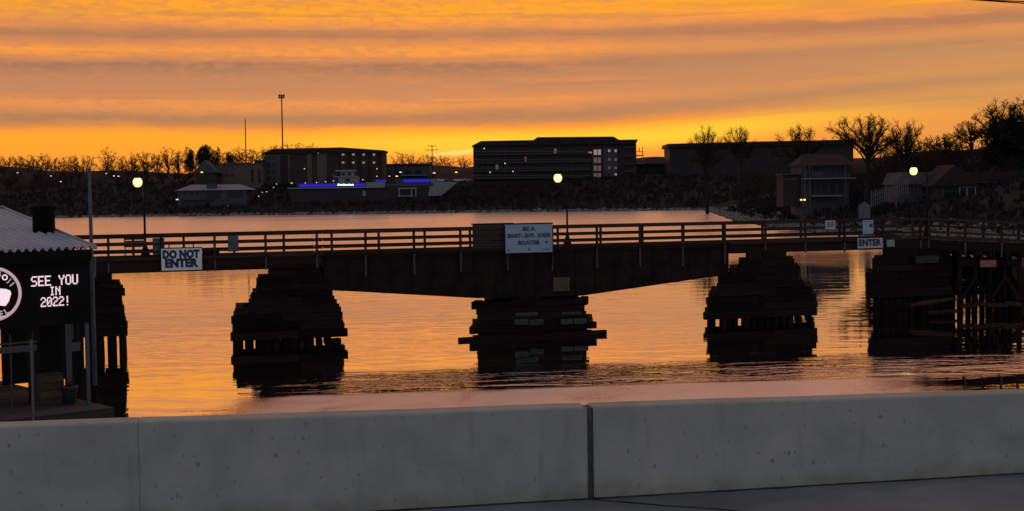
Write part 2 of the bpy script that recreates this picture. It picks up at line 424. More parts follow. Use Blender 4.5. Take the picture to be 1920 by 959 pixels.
# ---- land: one shoreline, far side then coming towards the bridge
sh = [(-2500, 640), (-900, 605), (-300, 596), (-190, 591), (-162, 593), (-35, 582), (40, 570), (78, 557)]
for px, py in [(1340, 400), (1383, 415), (1450, 427), (1550, 438), (1700, 444), (1920, 452)]:
    q = on_z(px, py, 0.0); sh.append((q.x, q.y))
sh += [(110, 165), (170, 140), (600, 60)]
SH = np.array(sh, float)
POLY = np.vstack([SH, [(2500, 60), (2500, 4000), (-2500, 4000)]])
def signed_distance(P):
    P = np.asarray(P, float)
    d = np.full(len(P), 1e9)
    for a, b in zip(SH[:-1], SH[1:]):
        ab = b - a; t = np.clip(((P - a) @ ab) / (ab @ ab), 0, 1)
        d = np.minimum(d, np.hypot(*(P - (a + t[:, None] * ab)).T))
    ins = np.zeros(len(P), bool)
    for k in range(len(POLY)):
        (x1, y1), (x2, y2) = POLY[k], POLY[(k + 1) % len(POLY)]
        c = ((y1 > P[:, 1]) != (y2 > P[:, 1])) & (P[:, 0] < (x2 - x1) * (P[:, 1] - y1) / (y2 - y1 + 1e-12) + x1)
        ins ^= c
    return np.where(ins, d, -d)
_ph = rng.uniform(0, 6.28, 12); _fr = rng.uniform(0.006, 0.05, 12); _an = rng.uniform(0, 6.28, 12)
def height(P):
    P = np.asarray(P, float).reshape(-1, 2)
    s = signed_distance(P)
    z = np.interp(s, [-25, 0, 1.5, 6, 22, 58, 66, 120, 230, 700], [-3.5, 0, .7, 2.2, 5.2, 11.5, 12, 15, 24, 18])
    nz = sum(np.sin(P[:, 0] * f * math.cos(a) * 2 + P[:, 1] * f * math.sin(a) * 2 + p) * (0.018 / f) for p, f, a in zip(_ph, _fr, _an))
    z = z + nz * np.clip(s / 120, 0, 1) * 1.3
    boost = np.clip((P[:, 0] - 80) / 60, 0, 1) * np.clip((520 - P[:, 1]) / 120, 0, 1)
    z = z * (1 + 0.55 * boost * np.clip(s / 60, 0, 1))
    return z
def ground(x, y): return float(height([(x, y)])[0])
gx = np.concatenate([np.linspace(-1500, -320, 40), np.linspace(-312, 420, 200), np.linspace(440, 1500, 40)])
gy = np.concatenate([np.linspace(70, 520, 120), np.linspace(524, 700, 90), np.linspace(706, 1000, 50), np.linspace(1020, 2200, 30)])
GX, GY = np.meshgrid(gx, gy)
P2 = np.stack([GX.ravel(), GY.ravel()], 1)
GZ = height(P2)
nx, ny = len(gx), len(gy)
keep = GZ.reshape(ny, nx)
faces = []
for j in range(ny - 1):
    for i in range(nx - 1):
        if max(keep[j, i], keep[j, i + 1], keep[j + 1, i], keep[j + 1, i + 1]) > -2.5:
            faces.append((j * nx + i, j * nx + i + 1, (j + 1) * nx + i + 1, (j + 1) * nx + i))
me = mesh_from('terrain', np.column_stack([P2, GZ]), faces, LAND)
for f in me.polygons: f.use_smooth = True
terrain = structure(link('terrain', me))

# ---- road on this side and its expansion joint
ROADZ = 5.30
me = mesh_from('road', [(-60, -25, ROADZ), (60, -25, ROADZ), (60, 20, ROADZ), (-60, 20, ROADZ),
                        (-60, -25, ROADZ - 1.0), (60, -25, ROADZ - 1.0), (60, 20, ROADZ - 1.0), (-60, 20, ROADZ - 1.0)],
               [(0, 1, 2, 3), (4, 7, 6, 5), (0, 4, 5, 1), (1, 5, 6, 2), (2, 6, 7, 3), (3, 7, 4, 0)], ROAD)
WA = math.atan(0.20)               # barrier direction
WORG = Vector((0.0, 11.95, ROADZ))                         # foot of its near face at the view axis
wdir = Vector((math.cos(WA), math.sin(WA), 0)); wnor = Vector((math.sin(WA), -math.cos(WA), 0))
for v in me.vertices:                                      # the slab ends under the barrier
    if v.co.y > 0: v.co.y = WORG.y + 0.22 + math.tan(WA) * v.co.x
road = structure(link('road', me))
TAR = mat('joint_tar', (.012, .012, .013), 0.7, 0.3, 6.0)
ja, jb = on_z(1112, 938, ROADZ), on_z(1400, 960, ROADZ)
pts = []
for k in range(26):
    t = k / 25 * 4.0
    p = ja + (jb - ja) * t
    pts.append((p.x, p.y + 0.012 * math.sin(k * 1.7) + 0.008 * math.sin(k * 4.1), 0.012 + 0.008 * abs(math.sin(k * 2.3))))
V = []
for x, y, wd in pts: V += [(x, y - wd, ROADZ + 0.004), (x, y + wd, ROADZ + 0.004)]
link('expansion_joint', mesh_from('expansion_joint', V, [(2 * k, 2 * k + 2, 2 * k + 3, 2 * k + 1) for k in range(25)], TAR), road)

# ---- concrete barriers, lofted along the road with cast joints
def barrier(name, label, s0, s1, grooves):
    o = thing(name, label, 'barrier', WORG, WA, 'concrete barriers along the road')
    T, C = 0.26, 0.022
    def profile(s):
        H = 0.825 - 0.0118 * max(-12.0, min(12.0, s))
        return [(0.0, 0.0), (0.004, H - C), (C * 0.35, H - C * 0.35), (C, H), (T - C, H), (T, H - C), (T, 0.0)]
    prof = profile(0.0)
    st = []
    for k in range(int((s1 - s0) / 0.25) + 2):
        st.append((s0 + (s1 - s0) * k / (int((s1 - s0) / 0.25) + 1), 0.0))
    for gsta in grooves:
        st += [(gsta - 0.007, 0.0), (gsta - 0.003, 0.007), (gsta + 0.003, 0.007), (gsta + 0.007, 0.0)]
    rnd = []
    for e, sg in ((s0, 1), (s1, -1)): rnd += [(e + sg * 0.018, 0.0), (e, 0.014)]
    st = [q for q in st if q[0] not in (s0, s1)] + rnd
    st.sort()
    V, Fc = [], []
    n = len(prof)
    for s, ins in st:
        wv = 0.003 * math.sin(s * 1.3) + 0.002 * math.sin(s * 3.7 + 1)
        for i, (y, z) in enumerate(profile(s)):
            V.append((s, y + (ins if i < 3 else -ins if i > 4 else 0) + (wv if z > 0.1 else 0), z - (ins if i in (3, 4) else 0) + (0.5 * wv if z > 0.5 else 0)))
    for k in range(len(st) - 1):
        for i in range(n):
            Fc.append((k * n + i, (k + 1) * n + i, (k + 1) * n + (i + 1) % n, k * n + (i + 1) % n))
    Fc.append(tuple(reversed(range(n)))); Fc.append(tuple(range((len(st) - 1) * n, len(st) * n)))
    link('wall_body', mesh_from('wall_body', V, [tuple(reversed(f)) for f in Fc], CONC), o)
    return o
def along_wall(px, py, z):
    d = ray(px, py); n = Vector((-math.sin(WA), math.cos(WA), 0))
    t = (WORG.xy.to_3d() - Vector((0, 0, 0))).dot(n) / d.dot(n)
    q = d * t; return (q - Vector((WORG.x, WORG.y, 0))).dot(wdir)
SJ0, SJ1 = along_wall(1102.5, 850, 0), along_wall(1114, 850, 0)
bl = barrier('concrete_barrier', 'smooth grey concrete road barrier with a hairline joint, beside the timber kiosk', -30, SJ0, [along_wall(260, 850, 0), along_wall(260, 850, 0) - 2.9, along_wall(260, 850, 0) - 5.8])
br = barrier('concrete_barrier', 'grey concrete road barrier meeting the cracked tar joint, below the far bridge pier', SJ1, 34, [along_wall(1300, 850, 0) + 5.2])
SEAL = mat('weathered_joint_filler', (.10, .095, .085), 0.95, 0.5, 9.0, 0, 0.6)
box2('joint_filler', br, (SJ0 - 0.002, 0.022, 0.0), (SJ1 + 0.002, 0.22, 0.80), SEAL)
DIRT = mat('gutter_dirt', (.03, .028, .026), 0.95, 0.5, 9.0)
V, Fc = [], []
for k in range(141):                                       # dirt collected in the foot of the barrier
    s = -8 + k * 0.12
    wd = 0.012 + 0.012 * abs(math.sin(s * 2.1) * math.sin(s * 5.3 + 1)) + random.uniform(0, .006)
    V += [(s, -wd, 0.006), (s, 0.006, 0.014)]
for k in range(140): Fc.append((2 * k, 2 * k + 2, 2 * k + 3, 2 * k + 1))
dirt = link('gutter_dirt', mesh_from('gutter_dirt', V, Fc, DIRT), None, WORG, (0, 0, WA)); stuff(dirt)
tag(dirt, 'thin line of dark dirt along the foot of the barrier', 'dirt')

# ================================================================== THE FOOTBRIDGE
def bridge_root(name, label, cat='bridge'):
    return thing(name, label, cat, (0, BY0, 0), BA)
DK, RT = 4.84, 6.08          # deck top, rail top
S_A, S_B = on_b(606, 480)[0], on_b(1366, 456)[0]           # ends of the swing span
S_K = on_b(1738, 445)[0]                                   # where the deck bends down to the shore
WID = 2.7
S0 = on_b(1035, 470)[0]; SP = 2.68                         # a rail post and the post spacing
def rail_run(root, sa, sb, za=0.0, zb=0.0, y_near=0.0, posts=True, drops=True, s_first=None, drop_len=1.0):
    zf = lambda s: za + (zb - za) * (s - sa) / (sb - sa)
    for side, yy in ((0, y_near), (1, y_near + WID)):
        for dz, hh, th in ((RT - 0.07, 0.15, 0.13), (5.60, 0.105, 0.07), (5.215, 0.105, 0.07)):
            bar('rail', root, (sa, yy, dz + za + random.uniform(-.01, .01)), (sb, yy, dz + zb + random.uniform(-.01, .01)), th, hh, WR)
        bar('kick_board', root, (sa, yy - 0.02 + 0.06 * side, DK + 0.03 + za), (sb, yy - 0.02 + 0.06 * side, DK + 0.03 + zb), 0.12, 0.16, WR)
        if not posts: continue
        k0 = math.ceil((sa + 0.05 - S0 - (1.37 if side else 0)) / SP)
        while True:
            s = S0 + (1.37 if side else 0) + k0 * SP
            if s > sb - 0.05: break
            k0 += 1
            yo = yy - 0.10 if side == 0 else yy + 0.10
            bot = DK - (drop_len if side == 0 and drops else 0.1)
            s += random.uniform(-.03, .03)
            p = bar('post', root, (s, yo, DK - 0.1 + zf(s)), (s + random.uniform(-.012, .012), yo, RT - 0.05 + zf(s)), 0.12, 0.12, WR)
            if side == 0 and drops:
                sub(bar('bracket', root, (s, yo - 0.01, bot - random.uniform(0, .12) + zf(s)), (s, yo - 0.01, DK - 0.1 + zf(s)), 0.06, 0.10, DROP), p)
def deck_boards(root, sa, sb, za=0.0, zb=0.0):
    V, Fc = [], []
    s = sa
    while s < sb - 0.05:
        e = min(s + 0.235, sb); dz = random.uniform(-.008, .008); t = (s - sa) / (sb - sa); z = DK - 0.02 + dz + za + (zb - za) * t
        y0, y1 = -0.05 + random.uniform(-.02, .02), WID + 0.05
        b = len(V)
        for zz in (z - 0.07, z):
            V += [(s, y0, zz), (e - 0.015, y0, zz), (e - 0.015, y1, zz), (s, y1, zz)]
        Fc += [(b, b + 3, b + 2, b + 1), (b + 4, b + 5, b + 6, b + 7), (b, b + 1, b + 5, b + 4), (b + 1, b + 2, b + 6, b + 5), (b + 2, b + 3, b + 7, b + 6), (b + 3, b, b + 4, b + 7)]
        s = e
    stuff(link('deck_planks', mesh_from('deck_planks', V, Fc, WG), root))

# ---- fixed span on the kiosk side
S_L = -33.0
ra = bridge_root('footbridge_span', 'fixed timber footbridge span with DO NOT ENTER board, running behind the kiosk roof')
rail_run(ra, S_L, S_A - 0.03, drop_len=0.62)
deck_boards(ra, S_L, S_A - 0.03)
for yy in (0.05, 1.35, 2.6):
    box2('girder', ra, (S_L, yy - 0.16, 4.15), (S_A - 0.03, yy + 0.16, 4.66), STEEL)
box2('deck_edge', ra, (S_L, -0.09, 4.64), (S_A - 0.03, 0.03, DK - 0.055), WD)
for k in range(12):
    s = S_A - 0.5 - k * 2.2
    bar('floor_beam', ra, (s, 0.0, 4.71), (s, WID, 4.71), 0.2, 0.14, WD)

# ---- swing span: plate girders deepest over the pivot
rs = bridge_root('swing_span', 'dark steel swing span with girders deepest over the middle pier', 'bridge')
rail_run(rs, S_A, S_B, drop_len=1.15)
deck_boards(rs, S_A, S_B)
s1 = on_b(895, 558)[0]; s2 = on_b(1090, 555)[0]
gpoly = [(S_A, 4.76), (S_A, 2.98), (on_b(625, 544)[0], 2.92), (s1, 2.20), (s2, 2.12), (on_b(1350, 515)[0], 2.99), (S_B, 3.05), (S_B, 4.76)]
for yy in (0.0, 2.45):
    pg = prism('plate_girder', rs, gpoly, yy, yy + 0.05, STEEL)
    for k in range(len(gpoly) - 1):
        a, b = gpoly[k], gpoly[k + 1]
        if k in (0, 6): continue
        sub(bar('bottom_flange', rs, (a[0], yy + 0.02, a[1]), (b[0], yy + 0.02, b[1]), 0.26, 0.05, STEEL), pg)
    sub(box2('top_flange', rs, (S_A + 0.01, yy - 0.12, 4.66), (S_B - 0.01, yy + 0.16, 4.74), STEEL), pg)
    n = 21
    for k in range(n):
        s = S_A + 0.15 + (S_B - S_A - 0.3) * k / (n - 1)
        zb = np.interp(s, [p[0] for p in gpoly[1:-1]], [p[1] for p in gpoly[1:-1]])
        sub(box2('stiffener', rs, (s - 0.02, yy - 0.045 if yy == 0 else yy + 0.051, zb + 0.03), (s + 0.02, yy - 0.001 if yy == 0 else yy + 0.14, 4.655), STEEL), pg)
for k in range(11):
    s = S_A + 0.6 + (S_B - S_A - 1.2) * k / 10
    box2('floor_beam', rs, (s - 0.1, 0.06, 4.3), (s + 0.1, 2.44, 4.64), STEEL)
box2('deck_edge', rs, (S_A, -0.11, 4.745), (S_B, 0.02, DK - 0.055), WD)
lathe('pivot_drum', rs, [(1.5, 1.72), (1.55, 1.8), (1.55, 2.15), (1.4, 2.3)], STEEL, ((s1 + s2) / 2, 1.3, 0), 20)

# ---- fixed span on the shore side and the ramp beyond the bend
rb = bridge_root('footbridge_span', 'fixed timber footbridge span carrying the small white notices toward the wooded shore')
rail_run(rb, S_B + 0.03, S_K, drop_len=0.62)
deck_boards(rb, S_B + 0.03, S_K)
for yy in (0.05, 1.35, 2.6):
    box2('girder', rb, (S_B + 0.03, yy - 0.16, 4.24), (S_K - 0.02, yy + 0.16, 4.66), STEEL)
box2('deck_edge', rb, (S_B + 0.03, -0.09, 4.64), (S_K - 0.02, 0.03, DK - 0.055), WD)
KP = Vector((S_K * math.cos(BA), BY0 + S_K * math.sin(BA), 0))
rc = thing('footbridge_ramp', 'timber footbridge ramp sloping down over braced trestle piles', 'bridge', KP, R(3))
def ramp_run():
    L, dz = 17.0, -0.95
    zf = lambda s: dz * s / L
    for yy in (0.0, WID):
        for z, hh, th in ((RT - 0.07, 0.15, 0.13), (5.60, 0.105, 0.07), (5.215, 0.105, 0.07)):
            bar('rail', rc, (0.02, yy, z), (L, yy, z + dz), th, hh, WR)
        bar('kick_board', rc, (0.02, yy, DK + 0.03), (L, yy, DK + 0.03 + dz), 0.12, 0.16, WR)
        s = 0.08
        while s < L:
            yo = yy - 0.1 if yy == 0 else yy + 0.1
            p = bar('post', rc, (s, yo, DK - 0.1 + zf(s)), (s, yo, RT - 0.05 + zf(s)), 0.13, 0.13, WR)
            if yy == 0: sub(bar('bracket', rc, (s, yo - 0.01, DK - 1.0 + zf(s)), (s, yo - 0.01, DK - 0.1 + zf(s)), 0.06, 0.12, DROP), p)
            s += 2.3
    for yy in (0.1, 1.35, 2.55):
        bar('girder', rc, (0.02, yy, 4.42), (L, yy, 4.42 + dz), 0.3, 0.62, WD)
    deck_boards(rc, 0.02, L, 0.0, dz)
ramp_run()

# ---- timber crib piers; rows are (top, bottom, one end, other end) read off the photograph
def crib(label, rows, piles, pile_top, off, depth, extra=None, water_py=None, blocks=()):
    cxp = (rows[-1][2] + rows[-1][3]) / 2
    qd = ray(cxp, 600).x; SK = (qd * math.cos(BA) + math.sin(BA)) / (math.cos(BA) - qd * math.sin(BA))   # cribs stand along the channel, skew to the deck
    ro = bridge_root('timber_crib_pier', label, 'pier'); ro['group'] = 'timber crib piers under the footbridge'
    for r, (yt, yb, xl, xr) in enumerate(rows):
        sl, zt = on_b(xl, yt, off); sr, zb = on_b(xr, yb, off)
        zt = on_b((xl + xr) / 2, yt, off)[1]; zb = on_b((xl + xr) / 2, yb, off)[1]
        h = zt - zb - 0.015
        tk = min(h, 0.36)
        cz = (zt + zb) / 2
        j = lambda a: random.uniform(-a, a)
        # front and back faces, each from two timbers butted at a random point
        for yy in (off + tk / 2 + j(.05), off + depth - tk / 2):
            k0 = SK * (yy - off - tk / 2)
            cut = sl + (sr - sl) * random.uniform(.35, .65) + k0
            bar('timber', ro, (sl + k0 + j(.04), yy + j(.04), cz), (cut - 0.01, yy + j(.04), cz + j(.012)), tk, h, WD, True)
            bar('timber', ro, (cut + 0.01, yy + j(.04), cz + j(.012)), (sr + k0 + j(.04), yy + j(.04), cz), tk, h, WD, True)
        ncr = max(3, int((sr - sl) / 1.4))
        for k in range(ncr):
            s = sl + 0.25 + (sr - sl - 0.5) * k / (ncr - 1)
            bar('timber', ro, (s, off + tk + 0.01 - (0.25 if r % 2 else 0.0), cz), (s + SK * (depth - tk), off + depth - tk - 0.01, cz), 0.34, h, WD, True)
    for xl, xr in piles:
        sl, zt = on_b(xl, pile_top, off + 0.2); sr, _ = on_b(xr, pile_top, off + 0.2)
        zt = on_b((xl + xr) / 2, pile_top, off + 0.2)[1]
        rad = min(0.23, (sr - sl) / 2); cnt = max(1, round((sr - sl) / (2 * rad)))
        for c in range(cnt):
            s = sl + rad + (sr - sl - 2 * rad) * (c / (cnt - 1) if cnt > 1 else 0.5)
            lean = random.uniform(-.02, .02)
            lathe('pile', ro, [(rad, -1.2), (rad * 1.02, zt * 0.5), (rad * 0.96, zt + 0.02)], WD, (s, off + 0.4, 0), 9, rot=(0, lean, 0))
            if c % 2 == 0 and cnt < 4:
                lathe('pile', ro, [(rad, -1.2), (rad, zt + 0.02)], WD, (s + SK * (depth - .8) + random.uniform(-.02, .02), off + depth - 0.4, 0), 8)
    for (x0, x1, y0, y1) in blocks:
        a = on_b(x0, y0, off - 0.1); b = on_b(x1, y1, off - 0.1)
        box2('concrete_block', ro, (a[0], off - 0.12, b[1]), (b[0], off + 0.06, a[1]), PALE, True)
    return ro
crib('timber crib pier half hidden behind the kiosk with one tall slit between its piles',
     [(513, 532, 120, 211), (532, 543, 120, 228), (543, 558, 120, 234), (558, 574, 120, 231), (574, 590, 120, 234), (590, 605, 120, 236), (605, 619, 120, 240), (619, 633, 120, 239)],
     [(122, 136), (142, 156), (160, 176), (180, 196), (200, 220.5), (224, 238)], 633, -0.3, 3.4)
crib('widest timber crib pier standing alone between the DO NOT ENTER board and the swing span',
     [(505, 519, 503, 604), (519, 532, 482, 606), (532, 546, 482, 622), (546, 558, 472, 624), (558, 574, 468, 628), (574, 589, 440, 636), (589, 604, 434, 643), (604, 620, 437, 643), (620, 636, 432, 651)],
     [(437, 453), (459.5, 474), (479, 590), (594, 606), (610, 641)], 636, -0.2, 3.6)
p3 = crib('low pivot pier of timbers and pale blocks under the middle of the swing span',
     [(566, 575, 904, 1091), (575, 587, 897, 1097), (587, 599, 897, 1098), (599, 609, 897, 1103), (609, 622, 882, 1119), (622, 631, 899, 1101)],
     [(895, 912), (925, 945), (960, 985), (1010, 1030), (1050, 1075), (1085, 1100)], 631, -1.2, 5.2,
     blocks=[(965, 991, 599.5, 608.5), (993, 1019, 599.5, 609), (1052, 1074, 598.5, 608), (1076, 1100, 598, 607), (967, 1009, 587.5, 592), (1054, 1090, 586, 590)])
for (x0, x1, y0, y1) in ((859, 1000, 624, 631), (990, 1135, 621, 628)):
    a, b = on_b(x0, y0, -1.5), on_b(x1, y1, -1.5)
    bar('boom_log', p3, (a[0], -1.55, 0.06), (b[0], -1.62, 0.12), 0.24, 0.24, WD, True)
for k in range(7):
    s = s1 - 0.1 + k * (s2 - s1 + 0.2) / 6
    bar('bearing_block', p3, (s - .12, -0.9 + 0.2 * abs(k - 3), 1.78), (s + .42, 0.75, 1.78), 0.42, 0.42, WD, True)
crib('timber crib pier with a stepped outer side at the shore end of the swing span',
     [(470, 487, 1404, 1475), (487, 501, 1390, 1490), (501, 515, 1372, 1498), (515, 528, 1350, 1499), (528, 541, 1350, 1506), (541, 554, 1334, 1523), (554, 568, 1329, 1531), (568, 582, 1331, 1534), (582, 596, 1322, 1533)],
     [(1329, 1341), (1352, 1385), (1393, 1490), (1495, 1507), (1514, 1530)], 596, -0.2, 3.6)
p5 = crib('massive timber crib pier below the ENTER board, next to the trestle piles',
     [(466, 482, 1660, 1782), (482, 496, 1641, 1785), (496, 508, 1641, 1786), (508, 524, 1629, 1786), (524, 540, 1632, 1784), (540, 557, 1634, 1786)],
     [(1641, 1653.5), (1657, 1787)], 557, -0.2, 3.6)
for k in range(3):
    bar('waling', p5, (on_b(1660, 560)[0], 0.75 + .5 * k, 1.05 - .32 * k), (on_b(1783, 560)[0], 0.8 + .5 * k, 1.0 - .32 * k), 0.12, 0.34, WD, True)
box2('tie_timber', p5, (on_b(1718, 480, -.4)[0], -0.42, on_b(1718, 495, -.4)[1]), (on_b(1760, 480, -.4)[0], -0.22, on_b(1718, 481, -.4)[1]), WB, True)

def U0(a): return random.uniform(-a, a)
# ---- trestle bents beyond it, in the ramp's frame
def on_r(px, py, off=0.0):
    d = ray(px, py); n = Vector((-math.sin(R(3)), math.cos(R(3)), 0))
    t = (KP.dot(n) + off) / d.dot(n); q = d * t + Vector((0, 0, EYE))
    return (q - KP).xy.dot(Vector((math.cos(R(3)), math.sin(R(3))))), q.z
for i, (px, lab) in enumerate(((1800, 'braced trestle bent standing against the massive crib pier'), (1829, 'second trestle bent out from the massive crib pier'),
                          (1856, 'trestle bent just short of the red notice'), (1886, 'trestle bent past the red notice'), (1913, 'outermost trestle bent in view at the end of the ramp'))):
    s, _ = on_r(px, 540)
    tb = thing('trestle_bent', lab, 'pier', KP + Vector((s * math.cos(R(3)), s * math.sin(R(3)), 0)), R(3), 'trestle bents under the ramp')
    zt = 4.1 - 0.056 * s
    for yy in (0.15, 1.35, 2.55):
        lathe('pile', tb, [(.17, -1.2), (.16, 2.0), (.15, zt - 0.2)], WD, (random.uniform(-.06, .06), yy, 0), 9, rot=(random.uniform(-.03, .03), random.uniform(-.03, .03), 0))
    bar('cap_beam', tb, (0, -0.3, zt - 0.06), (0, 3.0, zt - 0.06), 0.32, 0.3, WD, True)
    bar('cross_brace', tb, (0.19, 0.0, 0.7), (0.19, 2.7, zt - 0.5), 0.08, 0.22, WD, True)
    if i < 4:
        sn, _ = on_r((1829, 1856, 1886, 1913)[i], 540); g = sn - s
        up = i % 2 == 0
        bar('cross_brace', tb, (0, -0.08, 0.9 if up else 2.2), (g, -0.06, 2.4 if up else 0.9), 0.09, 0.22, WD, True)
        bar('waling', tb, (-0.1, -0.16, 0.62 + 0.1 * (i % 2)), (g + 0.05, -0.16, 0.60), 0.1, 0.26, WR, True)
        for q, (zw, hw, yw) in enumerate(((3.25, .46, -.02), (2.78, .50, 2.9), (2.28, .50, 2.88), (1.76, .44, 2.92), (1.28, .42, 2.9), (3.2, .5, 2.9), (2.5, .42, 1.6))):
            bar('waling', tb, (-0.1, yw, zw + U0(.08)), (g - 0.03, yw, zw + U0(.08)), 0.1, hw, WD, True)
# driftwood logs against the crib
for i, (x0, y0, x1, y1, lab) in enumerate(((1700, 574, 1792, 560, 'long pale driftwood log leaning on the massive crib pier'), (1738, 588, 1800, 583, 'short driftwood log floating at the massive crib pier'),
                             (1668, 584, 1720, 566, 'dark driftwood log slanting up from the water at the crib pier'))):
    a, b = on_b(x0, y0, -0.9), on_b(x1, y1, -0.9)
    L = math.hypot(b[0] - a[0], b[1] - a[1])
    pa = Vector((a[0] * math.cos(BA) + 0.9 * math.sin(BA), BY0 + a[0] * math.sin(BA) - 0.9 * math.cos(BA), a[1]))
    pb = Vector((b[0] * math.cos(BA) + 0.9 * math.sin(BA), BY0 + b[0] * math.sin(BA) - 0.9 * math.cos(BA), b[1]))
    lg = lathe('driftwood_log', None, [(.09, 0), (.15, L * .1), (.16, L * .4), (.12, L * .8), (.07, L)], WR if i < 2 else WD, pa, 9, rot=(pb - pa).to_track_quat('Z', 'Y').to_euler())
    tag(lg, lab, 'log', 'driftwood at the crib pier')

# ---- boards and notices on the bridge (bridge frame: x along, y behind the near face, z up)
def board(name, label, cat, px0, px1, py0, py1, off, m, thick=0.03, frame=None, group=None):
    a = on_b(px0, py0, off); b = on_b(px1, py1, off)
    zc0 = on_b((px0 + px1) / 2, py0, off)[1]; zc1 = on_b((px0 + px1) / 2, py1, off)[1]
    cx = (a[0] + b[0]) / 2
    o = thing(name, label, cat, (cx * math.cos(BA) - off * math.sin(BA), BY0 + cx * math.sin(BA) + off * math.cos(BA), zc1), BA, group)
    wd, ht = b[0] - a[0], zc0 - zc1
    box2('panel', o, (-wd / 2, 0, 0), (wd / 2, thick, ht), m)
    return o, wd, ht
o, wd, ht = board('warning_sign', 'white board lettered DO NOT ENTER in two lines over the dark girder', 'sign', 302, 379, 466, 507, -0.30, WHITE)
lettering(o, 'DO NOT', -0.02, -0.006, ht * 0.735, 0.47, NAVY, wd * 0.92, 0.07)
lettering(o, 'ENTER', 0.0, -0.006, ht * 0.33, 0.47, NAVY, wd * 0.83, 0.07)
box2('trim', o, (-wd / 2 - 0.02, -0.012, ht + 0.002), (wd / 2 + 0.02, 0.05, ht + 0.05), WR)
bar('hanger', o, (-wd * .3, 0.08, 0.2), (-wd * .3, 0.08, ht + 0.2), 0.06, 0.06, WR)
bar('hanger', o, (wd * .3, 0.08, 0.2), (wd * .3, 0.08, ht + 0.2), 0.06, 0.06, WR)
BLUEW = mat('pale_blue_sign_paint', (.27, .36, .49), 0.5, 0.08, 1.5)
NAVY2 = mat('faded_navy_lettering', (.05, .065, .13), 0.6, 0.3, 6.0)
o, wd, ht = board('boating_sign', 'large pale blue board reading BE A SMART SAFE SOBER BOATER over the pivot pier', 'sign', 947.5, 1036, 421, 474, -0.34, BLUEW, 0.05)
lettering(o, 'BE A', 0.0, -0.006, ht * 0.845, 0.24, NAVY2, wd * 0.27, 0.05)
lettering(o, 'SMART - SAFE - SOBER', 0.0, -0.006, ht * 0.605, 0.25, NAVY2, wd * 0.93, 0.05)
lettering(o, 'BOATER', 0.0, -0.006, ht * 0.355, 0.25, NAVY2, wd * 0.48, 0.05)
for cx, cz, r in ((-0.45, .10, .055), (0.0, .11, .07), (.37, .36, .08)):
    lathe('badge', o, [(r, 0), (r, 0.004)], NAVY2, (cx * wd, -0.001, cz * ht), 12, False, (R(90), 0, 0))
box2('badge', o, (wd * .30, -0.006, ht * .09), (wd * .46, -0.001, ht * .12), NAVY2)
box2('trim', o, (-wd / 2 - 0.03, -0.015, ht + 0.003), (wd / 2 + 0.06, 0.10, ht + 0.075), WD)
for sg in (-1, 1):
    bar('sign_post', o, (sg * wd * .485, 0.10, -0.75), (sg * wd * .485, 0.10, ht - 0.02), 0.1, 0.1, WD)
o, wd, ht = board('board_screen', 'dark weathered screen of horizontal boards beside the large pale blue sign', 'screen', 886, 946, 421, 473, 0.02, WD, 0.04)
o.children[0].name = 'backing'
for k in range(5):
    zz = ht * (k + 0.06) / 5
    box2('board', o, (-wd / 2 - 0.01, -0.045 - 0.006 * (k % 2), zz), (wd / 2 + 0.01, -0.002, zz + ht / 5 - 0.03), WB)
box2('cap', o, (-wd / 2 - 0.05, -0.08, ht + 0.003), (wd / 2 + 0.5, 0.10, ht + 0.06), WD)
BRN = mat('brown_notice_paint', (.085, .055, .04), 0.7, 0.2, 3.0)
o, wd, ht = board('notice_board', 'faded brown square notice fixed to the girder above the pivot pier', 'sign', 1037, 1068, 518, 548, -0.06, BRN)
box2('trim', o, (-wd / 2, -0.012, 0.0), (wd / 2, -0.001, 0.06), WD); box2('trim', o, (-wd / 2, -0.012, ht - 0.06), (wd / 2, -0.001, ht), WD)
WHITD = mat('weathered_sign_paint', (.36, .38, .42), 0.6, 0.25, 4.0)
o, wd, ht = board('warning_sign', 'white board lettered ENTER hanging below the deck over the massive crib pier', 'sign', 1608, 1655, 447, 465.5, -0.25, WHITD)
lettering(o, 'ENTER', 0.0, -0.006, ht * 0.56, 0.42, NAVY, wd * 0.90, 0.06)
for sg in (-1, 1): bar('hanger', o, (sg * wd * .4, 0.07, 0.1), (sg * wd * .4, 0.07, ht + 0.5), 0.05, 0.05, WR)
o, wd, ht = board('notice_board', 'tall pale blue notice on the railing above the ENTER board', 'sign', 1618, 1637.5, 413, 439, -0.16, BLUEW)
box2('emblem', o, (wd * .12, -0.006, ht * .48), (wd * .42, -0.001, ht * .74), NAVY); box2('header_strip', o, (-wd * .4, -0.006, ht * .86), (wd * .4, -0.001, ht * .89), NAVY2)
o, wd, ht = board('notice_board', 'small white notice with faint lines on the railing, away from the ENTER board', 'sign', 1547.5, 1566.5, 414, 430, -0.16, WHITD)
for k in range(3): box2('text_line', o, (-wd * .38, -0.006, ht * (.30 + .2 * k)), (wd * .38, -0.001, ht * (.30 + .2 * k) + 0.05), NAVY2)
GRN = mat('pale_green_notice_paint', (.20, .27, .25), 0.6, 0.1, 3.0)
o, wd, ht = board('marker_plate', 'small plain pale green plate beside the ENTER board', 'sign', 1663, 1677.5, 450, 463, -0.22, GRN)
bar('hanger', o, (0, 0.06, -0.1), (0, 0.06, ht + 0.4), 0.05, 0.05, WR)
